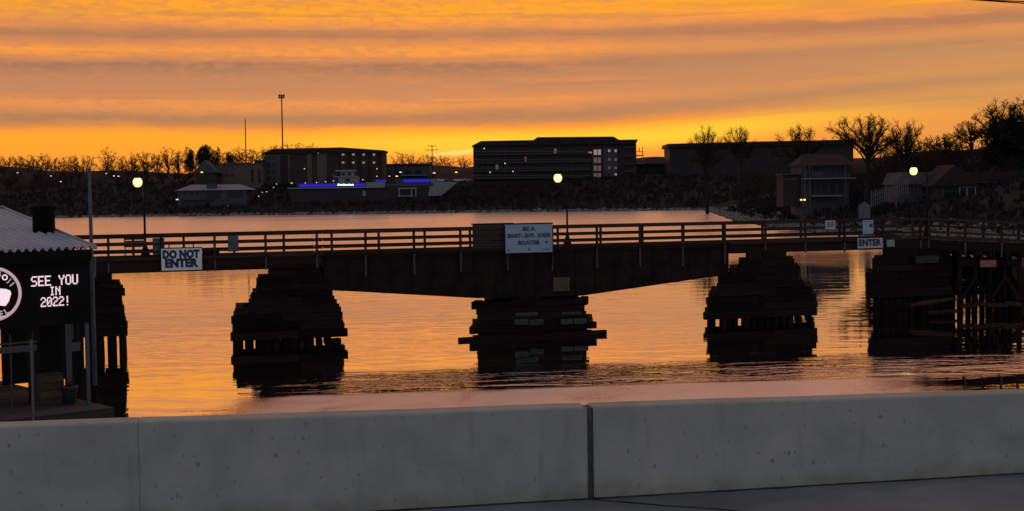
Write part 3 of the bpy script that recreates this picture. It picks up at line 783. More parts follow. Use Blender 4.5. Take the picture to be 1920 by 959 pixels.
# red notice on the ramp
RED = mat('faded_red_notice_paint', (.30, .10, .07), 0.7, 0.25, 3.0)
a = on_r(1838, 500, -0.4); b = on_r(1868, 488, -0.4)
q = KP + Vector((math.cos(R(3)) * (a[0] + b[0]) / 2 + 0.4 * math.sin(R(3)), math.sin(R(3)) * (a[0] + b[0]) / 2 - 0.4 * math.cos(R(3)), a[1]))
o = thing('notice_board', 'faded red notice under the railing of the sloping ramp', 'sign', q, R(3)); wd, ht = b[0] - a[0], b[1] - a[1]
box2('panel', o, (-wd / 2, 0, 0), (wd / 2, 0.03, ht), RED); box2('trim', o, (-wd / 2, -0.01, -0.06), (wd / 2, 0.03, -0.003), GREYM)
for sg in (-1, 1): bar('hanger', o, (sg * wd * .4, 0.1, 0.0), (sg * wd * .4, 0.1, ht + 0.6), 0.06, 0.06, WR)
# grey backs of two upright boxes and a bench near the kiosk end
o, wd, ht = board('utility_cabinet', 'upright grey cabinet on the deck just behind the DO NOT ENTER board', 'cabinet', 286.5, 309, 447, 478, -0.02, GREYM, 0.35)
for zz in (0.3, 0.62): box2('seam', o, (-wd / 2 + 0.03, -0.008, ht * zz), (wd / 2 - 0.03, -0.001, ht * zz + 0.02), DROP)
o, wd, ht = board('utility_cabinet', 'upright grey cabinet on the deck between the DO NOT ENTER board and the widest pier', 'cabinet', 427, 447.5, 442, 472, -0.13, GREYM, 0.05)
box2('seam', o, (-wd / 2 + 0.03, -0.008, ht * .5), (wd / 2 - 0.03, -0.001, ht * .5 + 0.02), DROP)
a, b = on_b(232, 447, 0.5), on_b(275, 462, 0.5); cx = (a[0] + b[0]) / 2
o = thing('bench', 'dark slatted bench backing on the railing next to the kiosk roof', 'bench', (cx * math.cos(BA) - .5 * math.sin(BA), BY0 + cx * math.sin(BA) + .5 * math.cos(BA), DK), BA)
wd = b[0] - a[0]
for k in range(3): box2('slat', o, (-wd / 2, 0, .62 + .19 * k), (wd / 2, .035, .77 + .19 * k), GREYM if k == 1 else WB)
for k in range(3): box2('slat', o, (-wd / 2, .08 + .14 * k, .42), (wd / 2, .2 + .14 * k, .46), WB)
for sx in (-1, 1):
    bar('leg', o, (sx * wd * .45, .04, 0), (sx * wd * .45, .04, 1.16), .06, .05, WR); bar('leg', o, (sx * wd * .45, .45, 0), (sx * wd * .45, .45, .42), .06, .05, WR)
    bar('arm', o, (sx * wd * .45, .04, .66), (sx * wd * .45, .5, .66), .06, .04, WR)
a, b = on_b(381, 472, 0.4), on_b(411, 484, 0.4); cx = (a[0] + b[0]) / 2
o = thing('planter_trough', 'low dark planter trough on the deck beside the DO NOT ENTER board', 'planter', (cx * math.cos(BA) - .4 * math.sin(BA), BY0 + cx * math.sin(BA) + .4 * math.cos(BA), DK), BA)
wd = b[0] - a[0]
for yy in (0, .4): box2('side_board', o, (-wd / 2, yy, 0), (wd / 2, yy + .04, .38), WD)
for sx in (-1, 1): box2('end_board', o, (sx * wd / 2 - .02, .041, 0), (sx * wd / 2 + .02, .399, .37), WD)
box2('soil', o, (-wd / 2 + .021, .041, .1), (wd / 2 - .021, .399, .32), TRUNK)

# ---- lamp standards on the bridge
def lamp_standard(label, px_pole, py_base, px_head, py_head, off):
    s, z = on_b(px_pole, py_base, off); sh, zh = on_b(px_head, py_head, off)
    o = thing('lamp_standard', label, 'street lamp', (s * math.cos(BA) - off * math.sin(BA), BY0 + s * math.sin(BA) + off * math.cos(BA), DK), BA, 'lamp standards on the footbridge')
    hd = zh - DK; dx = sh - s
    lathe('base', o, [(.27, 0), (.26, .1), (.17, .45), (.11, .62), (.07, .75)], WD, n=12)
    lathe('pole', o, [(.06, .6), (.05, hd - 0.3)], BLACK, n=10)
    pts = [Vector((0, 0, hd - 0.35)), Vector((0.02 * dx, 0, hd + 0.12)), Vector((dx * .25, 0, hd + 0.36)), Vector((dx * .6, 0, hd + 0.42)), Vector((dx, 0, hd + 0.34))]
    V, Fc = [], []
    for i, p in enumerate(pts):
        d = (pts[min(i + 1, 4)] - pts[max(i - 1, 0)]).normalized(); u = d.cross(Vector((0, 1, 0))).normalized()
        for k in range(8):
            a = k * math.pi / 4; V.append(p + (u * math.cos(a) + Vector((0, 1, 0)) * math.sin(a)) * 0.032)
    for i in range(4):
        for k in range(8): Fc.append((i * 8 + k, i * 8 + (k + 1) % 8, i * 8 + 8 + (k + 1) % 8, i * 8 + 8 + k))
    arm = link('arm', mesh_from('arm', V, Fc, BLACK), o)
    hood = lathe('hood', o, [(.17, .215), (.14, .26), (.08, .31), (.05, .36)], BLACK, (dx, 0, hd), 14)
    lathe('lamp_globe', o, [(.06, -.25), (.15, -.21), (.215, -.12), (.24, .0), (.22, .11), (.15, .21)], LAMP, (dx, 0, hd), 16)
    sub(hood, arm); sub([c for c in o.children if c.name.startswith('lamp_globe')][-1], arm)
    pl = bpy.data.lights.new('lamp_light', 'POINT'); pl.energy = 5; pl.color = (1.0, .9, .5); pl.shadow_soft_size = 0.26
    lo = bpy.data.objects.new('lamp_light', pl); COL.objects.link(lo); lo.parent = o; lo.location = (dx, 0, hd - 0.46)
lamp_standard('lit lamp on an arm above the bench and DO NOT ENTER board', 273, 488, 258, 342, 0.9)
lamp_standard('lit lamp on an arm next to the large pale blue sign', 1064, 464, 1046, 334, 0.9)
lamp_standard('lit lamp on an arm at the bend where the ramp begins', 1738, 446, 1713, 321, 0.6)

# ================================================================== THE KIOSK ON THE DOCK
KA = R(42)
C0 = at_y(178, 464.5, 40.0)
FLOOR = 2.0
KO = Vector((C0.x, C0.y, FLOOR)); EAVE = C0.z - FLOOR
kx = Vector((math.cos(KA), math.sin(KA), 0)); ky = Vector((-math.sin(KA), math.cos(KA), 0))
def on_k(px, py, yl):                  # pixel -> (x, z) on the kiosk's plane y = yl
    d = ray(px, py); t = ((KO.to_3d() - Vector((0, 0, EYE))).dot(ky) + yl) / d.dot(ky)
    q = d * t + Vector((0, 0, EYE)) - KO
    return q.dot(kx), q.z
def k_world(x, y, z=0.0): return KO + kx * x + ky * y + Vector((0, 0, z))
METAL = mat('corrugated_roof_metal', (.31, .355, .43), 0.5, 0.12, 1.2, 0.0, spec=0.25)
kiosk = thing('dock_kiosk', 'dark kiosk with a grey corrugated metal roof and lit screen on the dock', 'kiosk', KO, KA)
LX = -9.5; RUN = 6.75; RISE = 1.155
V, Fc = [], []
per, amp = 0.232, 0.055
ncol = int(-LX / per) * 8
for i in range(ncol + 1):
    x = LX + 0.02 + (-LX) * i / ncol
    zz = amp * math.sin(2 * math.pi * (x / per))
    for (yy, hz) in ((-0.02, EAVE), (RUN, EAVE + RISE), (2 * RUN, EAVE)):
        V.append((x, yy, hz + zz))
for i in range(ncol):
    for k in range(2): Fc.append((i * 3 + k, i * 3 + 3 + k, i * 3 + 4 + k, i * 3 + 1 + k))
me = mesh_from('roof', V, Fc, METAL)
for f in me.polygons: f.use_smooth = True
roof = link('roof', me, kiosk)
bar('barge_trim', kiosk, (0.03, -0.03, EAVE + 0.0), (0.03, RUN, EAVE + RISE + 0.0), 0.05, 0.12, METAL)
bar('ridge_cap', kiosk, (LX, RUN, EAVE + RISE + 0.045), (0.05, RUN, EAVE + RISE + 0.045), 0.3, 0.04, METAL)
# fascia and the black screen housing
box2('fascia', kiosk, (LX, 0.10, EAVE - 0.40), (-0.06, 0.20, EAVE - 0.05), BLACK)
SY = 0.30
zs1 = on_k(90, 611, SY)[1]
box2('screen_housing', kiosk, (LX, SY, zs1), (-0.08, SY + 0.5, EAVE - 0.06), BLACK)
prism('gable_wall', kiosk, [(0, 0), (0, 1), (1, 1), (1, 0)], 0, 1, BLACK).scale = (0.001, 0.001, 0.001)
bpy.data.objects.remove(kiosk.children[-1])
gw = link('gable_wall', mesh_from('gable_wall', [(-0.25, 0.81, zs1), (-0.25, RUN, zs1), (-0.25, 2 * RUN - .4, zs1), (-0.25, 2 * RUN - .4, EAVE - .02), (-0.25, RUN, EAVE + RISE - .06), (-0.25, 0.81, EAVE + .08),
       (-0.37, 0.81, zs1), (-0.37, RUN, zs1), (-0.37, 2 * RUN - .4, zs1), (-0.37, 2 * RUN - .4, EAVE - .02), (-0.37, RUN, EAVE + RISE - .06), (-0.37, 0.81, EAVE + .08)],
       [(0, 1, 4, 5), (1, 2, 3, 4), (11, 10, 7, 6), (10, 9, 8, 7), (0, 6, 7, 1), (1, 7, 8, 2), (2, 8, 9, 3), (5, 11, 6, 0)], BLACK), kiosk)
box2('light_strip', kiosk, (on_k(38, 487, SY)[0], SY - 0.02, on_k(50, 488, SY)[1]), (on_k(66, 487, SY)[0], SY - 0.003, on_k(50, 485, SY)[1]), DROP)
box2('light_strip', kiosk, (on_k(152, 484, SY)[0], SY - 0.02, on_k(160, 485.5, SY)[1]), (on_k(168, 484, SY)[0], SY - 0.003, on_k(160, 482.5, SY)[1]), DROP)
bar('downspout', kiosk, (on_k(174, 480, SY)[0] + 0.02, SY - 0.06, on_k(174, 481, SY)[1]), (on_k(174, 520, SY)[0] + 0.02, SY - 0.06, on_k(174, 521, SY)[1]), 0.07, 0.07, GREYM)
# vent pipe through the roof by the barge
vx, vz = -0.55, EAVE + RISE * 0.62
VY = min((y / 20 for y in range(20, 130)), key=lambda y: abs(on_k(82.5, 430, y)[0] + 0.40))
vc = on_k(82.5, 430, VY)
vent = lathe('vent_pipe', kiosk, [(.325, EAVE + 0.3), (.325, on_k(82, 396, VY)[1]), (.43, on_k(82, 392, VY)[1]), (.43, on_k(82, 386, VY)[1]), (.36, on_k(82, 383.5, VY)[1])], BLACK, (vc[0], VY, 0), 20)
# lit lettering: dot matrix
GLYPH = {'S': ("01111", "10000", "10000", "01110", "00001", "00001", "11110"), 'E': ("11111", "10000", "10000", "11110", "10000", "10000", "11111"),
         'Y': ("10001", "10001", "01010", "00100", "00100", "00100", "00100"), 'O': ("01110", "10001", "10001", "10001", "10001", "10001", "01110"),
         'U': ("10001", "10001", "10001", "10001", "10001", "10001", "01110"), 'I': ("01110", "00100", "00100", "00100", "00100", "00100", "01110"),
         'N': ("10001", "11001", "10101", "10011", "10001", "10001", "10001"), '2': ("01110", "10001", "00001", "00110", "01000", "10000", "11111"),
         '0': ("01110", "10001", "10011", "10101", "11001", "10001", "01110"), '!': ("00100", "00100", "00100", "00100", "00100", "00000", "00100"), ' ': ("00000",) * 7}
screen = thing('led_screen', 'black LED message screen reading SEE YOU IN 2022 below the kiosk roof', 'screen', KO, KA)
sx0, sx1 = on_k(-70, 540, SY)[0], on_k(168, 540, SY)[0]
box2('panel', screen, (sx0, SY - 0.05, on_k(100, 610, SY)[1]), (sx1, SY - 0.004, on_k(100, 492, SY)[1]), BLACK)
def led_text(txt, px0, px1, py0, py1):
    x0, z1 = on_k(px0, py0, SY - .05); x1, z0 = on_k(px1, py1, SY - .05)
    z1 = on_k((px0 + px1) / 2, py0, SY - .05)[1]; z0 = on_k((px0 + px1) / 2, py1, SY - .05)[1]
    cw = (x1 - x0) / (len(txt) * 6 - 1); ch = (z1 - z0) / 7
    for i, c in enumerate(txt):
        V, Fc = [], []
        for r in range(7):
            for q in range(5):
                if GLYPH[c][r][q] == '1':
                    x = x0 + (i * 6 + q) * cw; z = z1 - (r + 1) * ch; b = len(V); g = 0.04
                    V += [(x - cw * .18, SY - .058, z + ch * g), (x + cw * 1.18, SY - .058, z + ch * g), (x + cw * 1.18, SY - .058, z + ch * (1 - g)), (x - cw * .18, SY - .058, z + ch * (1 - g))]
                    Fc.append((b, b + 1, b + 2, b + 3))
        if V: link('letter', mesh_from('letter', V, Fc, LEDW), screen)
led_text('SEE YOU', 58, 146, 516.5, 535.5)
led_text('IN', 93, 113, 537.5, 554)
led_text('2022!', 76, 131, 556.5, 574.5)
# round emblem with its ring of letters (only its edge is in the picture)
ex, ez = on_k(-13, 552, SY - .05)
rad = on_k(40.5, 552, SY - .05)[0] - ex; radz = (on_k(-13, 500.5, SY - .05)[1] - ez)
def ring(r0, r1, m, name, yy):
    V, Fc = [], []
    for k in range(64):
        a = 2 * math.pi * k / 64
        for r in (r0, r1): V.append((ex + math.cos(a) * rad * r, yy, ez + math.sin(a) * radz * r))
    Fc = [(2 * k, 2 * ((k + 1) % 64), 2 * ((k + 1) % 64) + 1, 2 * k + 1) for k in range(64)]
    return link(name, mesh_from(name, V, [tuple(reversed(f)) for f in Fc], m), screen)
ring(0.885, 1.0, LEDR, 'emblem_ring', SY - .058)
V = [(ex - rad * .62, ez - .30 * radz), (ex + rad * .42, ez - .46 * radz), (ex + rad * .54, ez - .30 * radz), (ex + rad * .63, ez - .02 * radz), (ex + rad * .60, ez + .09 * radz), (ex + rad * .46, ez + .16 * radz), (ex, ez + .23 * radz), (ex - rad * .62, ez + .23 * radz)]
link('emblem_shape', mesh_from('emblem_shape', [(x, SY - .058, z) for x, z in V], [tuple(range(8))], LEDP), screen)
def arc_letter(c, px, py, rot, hgt):
    x, z = on_k(px, py, SY - .06)
    lettering(screen, c, x, SY - .060, z, hgt, LEDR if c != 'O' else LEDW, None, 0.03, 'lettering', (R(90), 0, 0), 0.001).rotation_euler = (Matrix.Rotation(R(90), 3, 'X') @ Matrix.Rotation(rot, 3, 'Z')).to_euler()
arc_letter('B', -2, 514, R(-10), 0.17)
arc_letter('O', 9, 520.5, R(-28), 0.17)
arc_letter('J', 16.5, 527, R(-42), 0.17)
arc_letter('I', 22.5, 533.5, R(-52), 0.16)
arc_letter('E', 2, 589, R(8), 0.17)
arc_letter('L', 12, 584, R(32), 0.16)

# dock platform, posts, inside of the kiosk
DL = -9.5
dock = thing('dock_platform', 'grey plank dock platform under the kiosk', 'dock', KO, KA)
for k in range(34):
    yy = -0.55 + k * 0.24
    box2('plank', dock, (DL, yy, -0.06 + random.uniform(-.006, .006)), (0.12, yy + 0.225, 0.0 + random.uniform(-.006, .004)), WG)
box2('edge_beam', dock, (DL, -0.62, -0.34), (0.14, -0.56, -0.01), WB)
box2('edge_beam', dock, (0.125, -0.555, -0.34), (0.19, 8.0, -0.01), WB)
box2('edge_beam', dock, (DL, -0.50, -0.66), (0.10, -0.42, -0.36), WD)
for x in (-9, -6.2, -3.2, -0.2):
    for yy in (-0.2, 3.6, 7.4): lathe('pile', dock, [(.15, -3.2), (.15, -0.07)], WD, (x, yy, 0), 9)
xp = on_k(165, 690, 0.35)[0]
box2('corner_post', kiosk, (xp - 0.045, 0.32, 0.0), (xp + 0.045, 0.41, zs1 - 0.003), GREYM)
a = on_k(75, 680, 1.6); b = on_k(119, 680, 1.6)
box2('pillar', kiosk, (a[0], 1.6, 0.0), (b[0], 2.5, zs1 + 0.1), BLACK)
a = on_k(124, 680, 2.0); b = on_k(135, 680, 2.0)
box2('inner_post', kiosk, (a[0], 2.0, 0.0), (b[0], 2.12, zs1 - 0.003), GREYM)
bar('inner_post', kiosk, (on_k(137, 680, .9)[0], .9, 1.9), (on_k(137, 680, .9)[0], .9, zs1 - 0.003), .05, .05, GREYM)
for (p0, p1) in ((-120, -3), (5, 61), (73, 114), (120, 158)):
    a, b = on_k(p0, 680, 6.5), on_k(p1, 680, 6.5)
    box2('rear_panel', kiosk, (a[0], 6.5, 0.0), (b[0], 6.6, zs1 + 0.2), BLACK)
for pz in (1.15, 2.0):
    box2('rear_rail', kiosk, (LX, 6.62, pz), (-0.3, 6.7, pz + 0.1), BLACK)
# railing panel, thin mooring post, hanging plate, crate, planter bucket
a, b = on_k(4, 650, 1.2), on_k(69, 650, 1.2)
rl = thing('dock_railing', 'grey railing panel on the dock behind the round emblem', 'railing', k_world(a[0], 1.2), KA)
wd = b[0] - a[0]
zr = on_k(36, 643, 1.2)[1]
box2('top_rail', rl, (-2.5, 0, zr - 0.03), (wd, .05, zr + 0.02), GREYM)
box2('mesh_panel', rl, (-2.5, .012, on_k(36, 661, 1.2)[1]), (wd, .03, on_k(36, 649, 1.2)[1]), GREYM)
for k in range(6): box2('upright', rl, (-2.4 + k * (wd + 2.3) / 5, .055, 0), (-2.36 + k * (wd + 2.3) / 5, .095, zs1 - 0.25), DROP)
a = on_k(60, 700, -0.75)
mp = lathe('mooring_post', None, [(.035, -3.4), (.035, on_k(60, 637, -.75)[1])], GREYM, k_world(a[0], -0.75), 10); tag(mp, 'thin grey mooring post standing in front of the dock edge', 'post')
a, b = on_k(133, 643, 0.8), on_k(151, 658, 0.8)
hp = thing('hanging_plate', 'small grey plate hanging under the screen near the corner post', 'sign', k_world((a[0] + b[0]) / 2, .8, b[1]), KA)
box2('panel', hp, (-(b[0] - a[0]) / 2, 0, 0), ((b[0] - a[0]) / 2, .03, a[1] - b[1]), GREYM)
for sg in (-.1, .1): bar('hanger', hp, (sg, .05, .1), (sg, .05, zs1 - b[1]), .015, .015, DROP)
a, b = on_k(75.5, 706, 1.0), on_k(119.5, 757, 1.0)
cr = thing('wooden_crate', 'tan wooden crate standing at the foot of the kiosk pillar', 'crate', k_world((a[0] + b[0]) / 2, 1.0), KA)
wd, ht = b[0] - a[0], a[1]
for k in range(4): box2('board', cr, (-wd / 2, 0, ht * k / 4 + .006), (wd / 2, .03, ht * (k + 1) / 4 - .006), WT)
for sx in (-1, 1): box2('side_board', cr, (sx * (wd / 2 - .016) - .015, .031, 0.0), (sx * (wd / 2 - .016) + .015, .5, ht), WT)
box2('lid', cr, (-wd / 2 - .02, -.02, ht + .001), (wd / 2 + .02, .52, ht + .03), WT)
a, b = on_k(122, 730, 0.7), on_k(152, 764, 0.7)
pk = thing('planter_bucket', 'dark tapered planter bucket beside the wooden crate', 'planter', k_world((a[0] + b[0]) / 2, 0.7 + .22), KA)
rr = (b[0] - a[0]) / 2 * 0.95
lathe('bucket', pk, [(rr * .72, 0), (rr * .95, .48), (rr * 1.05, .49), (rr * 1.05, .54), (rr * .9, .54), (rr * .86, .46)], mat('slate_plastic', (.05, .055, .07), 0.5, 0.2, 3.0), n=18)
V, Fc = [], []
for k in range(60):
    an, r0, hgt = random.uniform(0, 6.28), random.uniform(0, rr * .7), random.uniform(.1, .35); b0 = len(V)
    x, y = r0 * math.cos(an), r0 * math.sin(an)
    V += [(x - .008, y, .44), (x + .008, y, .44), (x + random.uniform(-.12, .12), y + random.uniform(-.12, .12), .46 + hgt)]; Fc.append((b0, b0 + 1, b0 + 2))
link('dry_stems', mesh_from('dry_stems', V, Fc, TWIG), pk)
# flagpole behind the roof
fp0, fp1 = at_y(171.5, 470, 47.0), at_y(165.5, 322, 47.0)
fp = thing('flagpole', 'bare grey flagpole rising behind the corner of the kiosk roof', 'flagpole', (fp0.x, fp0.y, -1.0))
lathe('pole', fp, [(.085, 0), (.075, 6.0), (.055, fp1.z + 1.0)], GREYM, n=10)
lathe('finial', fp, [(.03, fp1.z + 1.0), (.07, fp1.z + 1.05), (.03, fp1.z + 1.12)], GREYM, n=8)
lathe('base_sleeve', fp, [(.13, 0.0), (.13, 2.6), (.10, 2.65)], WD, n=10)

# ================================================================== FAR BANK: buildings
BRK = mat('dark_brick_cladding', (.028, .022, .023), 0.9, 0.3, 0.4)
BR2 = mat('brown_brick_cladding', (.042, .027, .024), 0.9, 0.3, 0.4)
SID = mat('grey_siding', (.055, .052, .056), 0.85, 0.2, 0.5)
DRF = mat('dark_roofing', (.020, .015, .016), 0.9, 0.3, 0.5)
BEI = mat('beige_stucco', (.095, .075, .065), 0.9, 0.15, 0.3)
WSD = mat('white_siding', (.19, .195, .215), 0.8, 0.12, 0.5)
GRF = mat('pale_grey_roofing', (.20, .21, .24), 0.8, 0.12, 0.5)
BLS = mat('blue_grey_siding', (.045, .05, .062), 0.85, 0.2, 0.5)
GLS = mat('dark_window_glass', (.010, .010, .012), 0.45, 0.2, 0.5, spec=0.3)
FRM = mat('window_frame', (.10, .10, .105), 0.7, 0.2, 0.6)
LIT = mat('lit_window', (.2, .18, .18), 0.6, 0.3, 0.8, emit=(1.0, .66, .58), estr=0.24)
LITD = mat('dim_window', (.15, .13, .13), 0.6, 0.3, 0.8, emit=(.9, .55, .50), estr=0.075)
WARM = mat('warm_lamp', (.3, .25, .15), 0.5, 0, 1, emit=(1.0, .78, .42), estr=0.9)
WHTL = mat('white_lamp', (.3, .3, .3), 0.5, 0, 1, emit=(1.0, .92, .80), estr=1.0)
YEL = mat('sodium_lamp', (.3, .25, .1), 0.5, 0, 1, emit=(1.0, .82, .20), estr=1.3)
BLU = mat('blue_tube_light', (.02, .02, .2), 0.5, 0.15, 0.3, emit=(.035, .02, .95), estr=0.42)
NEON = mat('white_sign_light', (.5, .5, .5), 0.5, 0, 1, emit=(.85, 1.0, .98), estr=1.3)

class Bld:
    """A building standing at distance d; faces the lake; measured in photograph pixels."""
    def __init__(s, name, label, d, px0, px1, py_top, py_base, depth, m, cat='building', rz=0.0):
        s.d = d; s.depth = depth
        a, b = at_y(px0, py_top, d), at_y(px1, py_top, d)
        s.cx = (a.x + b.x) / 2
        zt = at_y((px0 + px1) / 2, py_top, d).z; zb = at_y((px0 + px1) / 2, py_base, d).z
        g = min(ground(x, y) for x in (a.x, b.x) for y in (d, d + depth))
        s.zb = min(zb, g) - 0.3
        s.o = thing(name, label, cat, (s.cx, d, s.zb), rz)
        s.w = b.x - a.x; s.h = zt - s.zb
        if m: box2('wall', s.o, (-s.w / 2, 0, 0), (s.w / 2, depth, s.h), m)
    def p(s, px, py, yl=0.0):
        q = at_y(px, py, s.d + yl); return q.x - s.cx, q.z - s.zb
    def r(s, name, px0, px1, py0, py1, m, y0=-0.06, y1=-0.002, parent=None):
        a = s.p(px0, (py0 + py1) / 2); b = s.p(px1, (py0 + py1) / 2); pm = (px0 + px1) / 2
        return box2(name, parent or s.o, (a[0], y0, s.p(pm, py1)[1]), (b[0], y1, s.p(pm, py0)[1]), m)
    def window(s, px0, px1, py0, py1, m=None):
        wn = s.r('window', px0, px1, py0, py1, m or GLS, -0.05, -0.004)
        if s.d < 300:
            mx = (px0 + px1) / 2
            sub(s.r('mullion', mx - .35, mx + .35, py0, py1, FRM, -0.075, -0.051), wn)
            sub(s.r('sill', px0 - .6, px1 + .6, py1 + .05, py1 + .9, FRM, -0.14, -0.003), wn)
        return wn

# --- apartment block by the middle lamp
B = Bld('apartment_block', 'long four storey apartment block with balconies behind the middle lit lamp', 640, 887, 1193, 272, 342, 18, BRK)
d0 = B.p
prism('roof', B.o, [(d0(884, 276)[0], B.h), (d0(902, 270)[0], B.h + 2.2), (d0(1000, 268)[0], B.h + 2.3), (d0(1008, 264)[0], B.h + 3.6), (d0(1150, 263)[0], B.h + 3.4), (d0(1160, 266)[0], B.h + 1.9),
      (d0(1196, 266)[0], B.h + 1.9), (d0(1192, 274)[0], B.h)], -1.2, 19, DRF)
for py in (289.5, 305, 320.5, 334):
    sl = B.r('balcony', 889, 1108, py - 0.9, py + 0.9, SID, -1.8, -0.01)
    for k in range(12): sub(B.r('railing', 889 + k * 18.3, 906.5 + k * 18.3, py - 5.2, py - 4.4, FRM, -1.8, -1.7), sl)
for r_, py in enumerate((279, 294, 309, 324)):
    for k in range(12):
        x = 893 + k * 18.2
        m_ = LITD if (r_, k) in ((0, 8), (1, 5), (2, 2)) else GLS
        B.window(x, x + 5, py, py + 9, m_); B.window(x + 7.5, x + 11, py + 2, py + 8, GLS)
for k in range(5): B.r('pier_strip', 903 + k * 42, 907 + k * 42, 276, 338, BR2, -0.3, -0.01)
B.r('stair_tower', 1110, 1129, 276, 340, BR2, -0.8, -0.01)
for py in (281, 296, 311, 325):
    m_ = LIT if py < 285 else LITD
    for x in (1113, 1120.5): B.r('window', x, x + 6, py, py + 10, m_, -0.86, -0.81)
B.r('window', 1103, 1109.5, 285, 289, LIT, -0.08, -0.02)
B.r('grey_bay', 1131, 1158, 278, 338, SID, -1.0, -0.01)
for x in (1140, 1152):
    for py, m_ in ((281, LIT), (297.5, LITD), (313, LITD), (325.5, LIT if x > 1145 else GLS)): B.r('window', x, x + 4, py, py + 4.5, m_, -1.06, -1.01)
for py in (276, 292, 307, 321): B.r('balcony', 1172, 1188, py, py + 2.2, SID, -1.4, -0.01)
for py in (291, 306): B.r('side_balcony', 1194, 1206, py, py + 1.8, FRM, 0, 3)
for x, a_, b_ in ((1198, 277, 284), (1204.5, 276, 291), (1206, 292, 306), (1199, 300, 301.5)): B.r('side_railing', x, x + 1.2, a_, b_, FRM, 0, .4)
B.r('side_railing', 1194, 1206, 284, 285, FRM, 0, .3); B.r('side_railing', 1194, 1206, 300, 300.8, FRM, 0, .3)
for x, y in ((908, 279), (947, 307), (919, 323.5), (962, 322)): B.r('porch_light', x - .8, x + .8, y - 1.0, y + 1.0, WHTL, -1.9, -1.75)
for k in range(3): B.r('roof_vent', 930 + 60 * k, 934 + 60 * k, 263.5, 268, DRF, 6, 8)

# --- hotel below the tall floodlight mast
H_ = Bld('hotel_block', 'brown four storey block with lit upper windows below the tall floodlight mast', 650, 496, 718, 286, 345, 20, BR2)
d0 = H_.p
prism('roof', H_.o, [(d0(489, 288)[0], H_.h - .3), (d0(512, 280)[0], H_.h + 1.9), (d0(640, 279)[0], H_.h + 2.2), (d0(721, 285)[0], H_.h + 0.5), (d0(719, 288)[0], H_.h - .3)], -1.0, 21, DRF)
H_.r('beige_panel', 576, 585, 288, 345, BEI, -0.3, -0.01); H_.r('beige_panel', 595, 613, 288, 345, BEI, -0.3, -0.01)
H_.r('corner_block', 498, 545, 290, 345, SID, -0.5, -0.01); H_.r('recess', 526, 540, 292, 345, DRF, -.56, -.51)
for k in range(5): H_.r('dark_bay', 633 + k * 19, 641 + k * 19 - 2.5, 287, 345, DRF, -0.25, -0.01)
for k in range(4):
    for r_, py in enumerate((288.5, 303.5, 318, 332)): H_.r('window', 641 + k * 19.3, 645.5 + k * 19.3, py, py + 3.4, (LIT, LIT, GLS, GLS)[r_], -.06, -.004)
for x in (502, 511, 548, 556, 564, 618, 625):
    for py in (293, 306, 319, 332): H_.r('window', x, x + 5, py, py + 7, GLS, -.56 if x < 520 else -.06, -.51 if x < 520 else -.004)
for x, y in ((597, 287), (571, 317), (707, 317), (707, 331)): H_.r('wall_lamp', x - .8, x + .8, y - .9, y + .9, WARM, -.5, -.31)

# --- beige low building and grey gable west of the hotel
B3 = Bld('beige_building', 'low beige flat roofed building with small square windows next to the hotel', 642, 405, 492, 309, 346, 14, BEI)
B3.r('parapet', 403, 494, 307, 309.2, SID, -0.3, 14.3)
for k in range(3): B3.window(413 + k * 10, 418.5 + k * 10, 327, 332)
for x in (470, 483): B3.r('tall_window', x, x + 6, 317, 344, GLS, -.08, -.004)
B3.r('rooftop_unit', 420, 463, 304.5, 306.9, SID, 3, 8); B3.r('rooftop_unit', 474, 492, 300, 306.9, DRF, 4, 10)
B4 = Bld('gabled_house', 'grey steep gabled house under a yellow street lamp', 630, 366, 404, 322, 346, 10, BRK, 'house')
d0 = B4.p
prism('roof', B4.o, [(d0(362, 324)[0], B4.h - .5), (d0(383, 301)[0], B4.h + 5.1), (d0(407, 324)[0], B4.h - .5)], -0.6, 10.6, BLS)
for x in (376, 386): B4.window(x, x + 5, 327, 335)
B4.window(381, 386, 313, 318)
# --- boathouse with pale hip roof by the water
B5 = Bld('boathouse', 'low blue grey boathouse with a pale hipped roof near the water', 604, 333, 462, 357, 374, 12, BLS, 'house')
d0 = B5.p
hx0, hx1, ht_ = d0(329, 357)[0], d0(473, 356)[0], B5.h
V = [(hx0, -1.2, ht_), (hx1, -1.2, ht_), (hx1, 13.2, ht_), (hx0, 13.2, ht_), (d0(352, 348)[0], 6, ht_ + 2.5), (d0(445, 347)[0], 6, ht_ + 2.5)]
link('roof', mesh_from('roof', V, [(0, 1, 5, 4), (1, 2, 5), (2, 3, 4, 5), (3, 0, 4), (3, 2, 1, 0)], GRF), B5.o)
sub(B5.r('chimney_cap', 385.5, 406.5, 342.8, 344, DRF, .3, 2.7), B5.r('chimney', 387, 405, 344, 357, BLS, 0.5, 2.5))
B5.r('dark_opening', 385, 413, 358.5, 373, GLS); B5.r('dark_opening', 428, 455, 358.5, 372, GLS)
B5.r('deck', 340, 402, 373.2, 374.6, SID, -2.5, -.02); B5.r('post', 415, 426, 358, 376, BLS, -.4, -.03)
for k in range(3): B5.window(345 + k * 11, 351 + k * 11, 361, 367)
B5.r('porch_light', 331, 335, 373.5, 375.5, WHTL, -1.0, -.6)
# --- small white upper house behind the restaurant
B6 = Bld('white_house', 'small pale two tier house above the blue lit restaurant roof', 618, 634, 671, 332, 348, 7, WSD, 'house')
B6.r('upper_storey', 638, 662, 322, 331.8, WSD, .5, 6); B6.r('roof', 629, 665, 319, 321.8, GRF, -.6, 7); B6.r('lower_roof', 626, 672, 330.5, 332.3, GRF, -.5, -.01)
for x in (640, 652): B6.r('window', x, x + 6, 324.5, 329.5, GLS, .45, .498)
B6.r('window', 648, 656, 335, 341, GLS); B6.r('stair_wall', 622, 633.5, 325, 346, BLS, 1, 5)
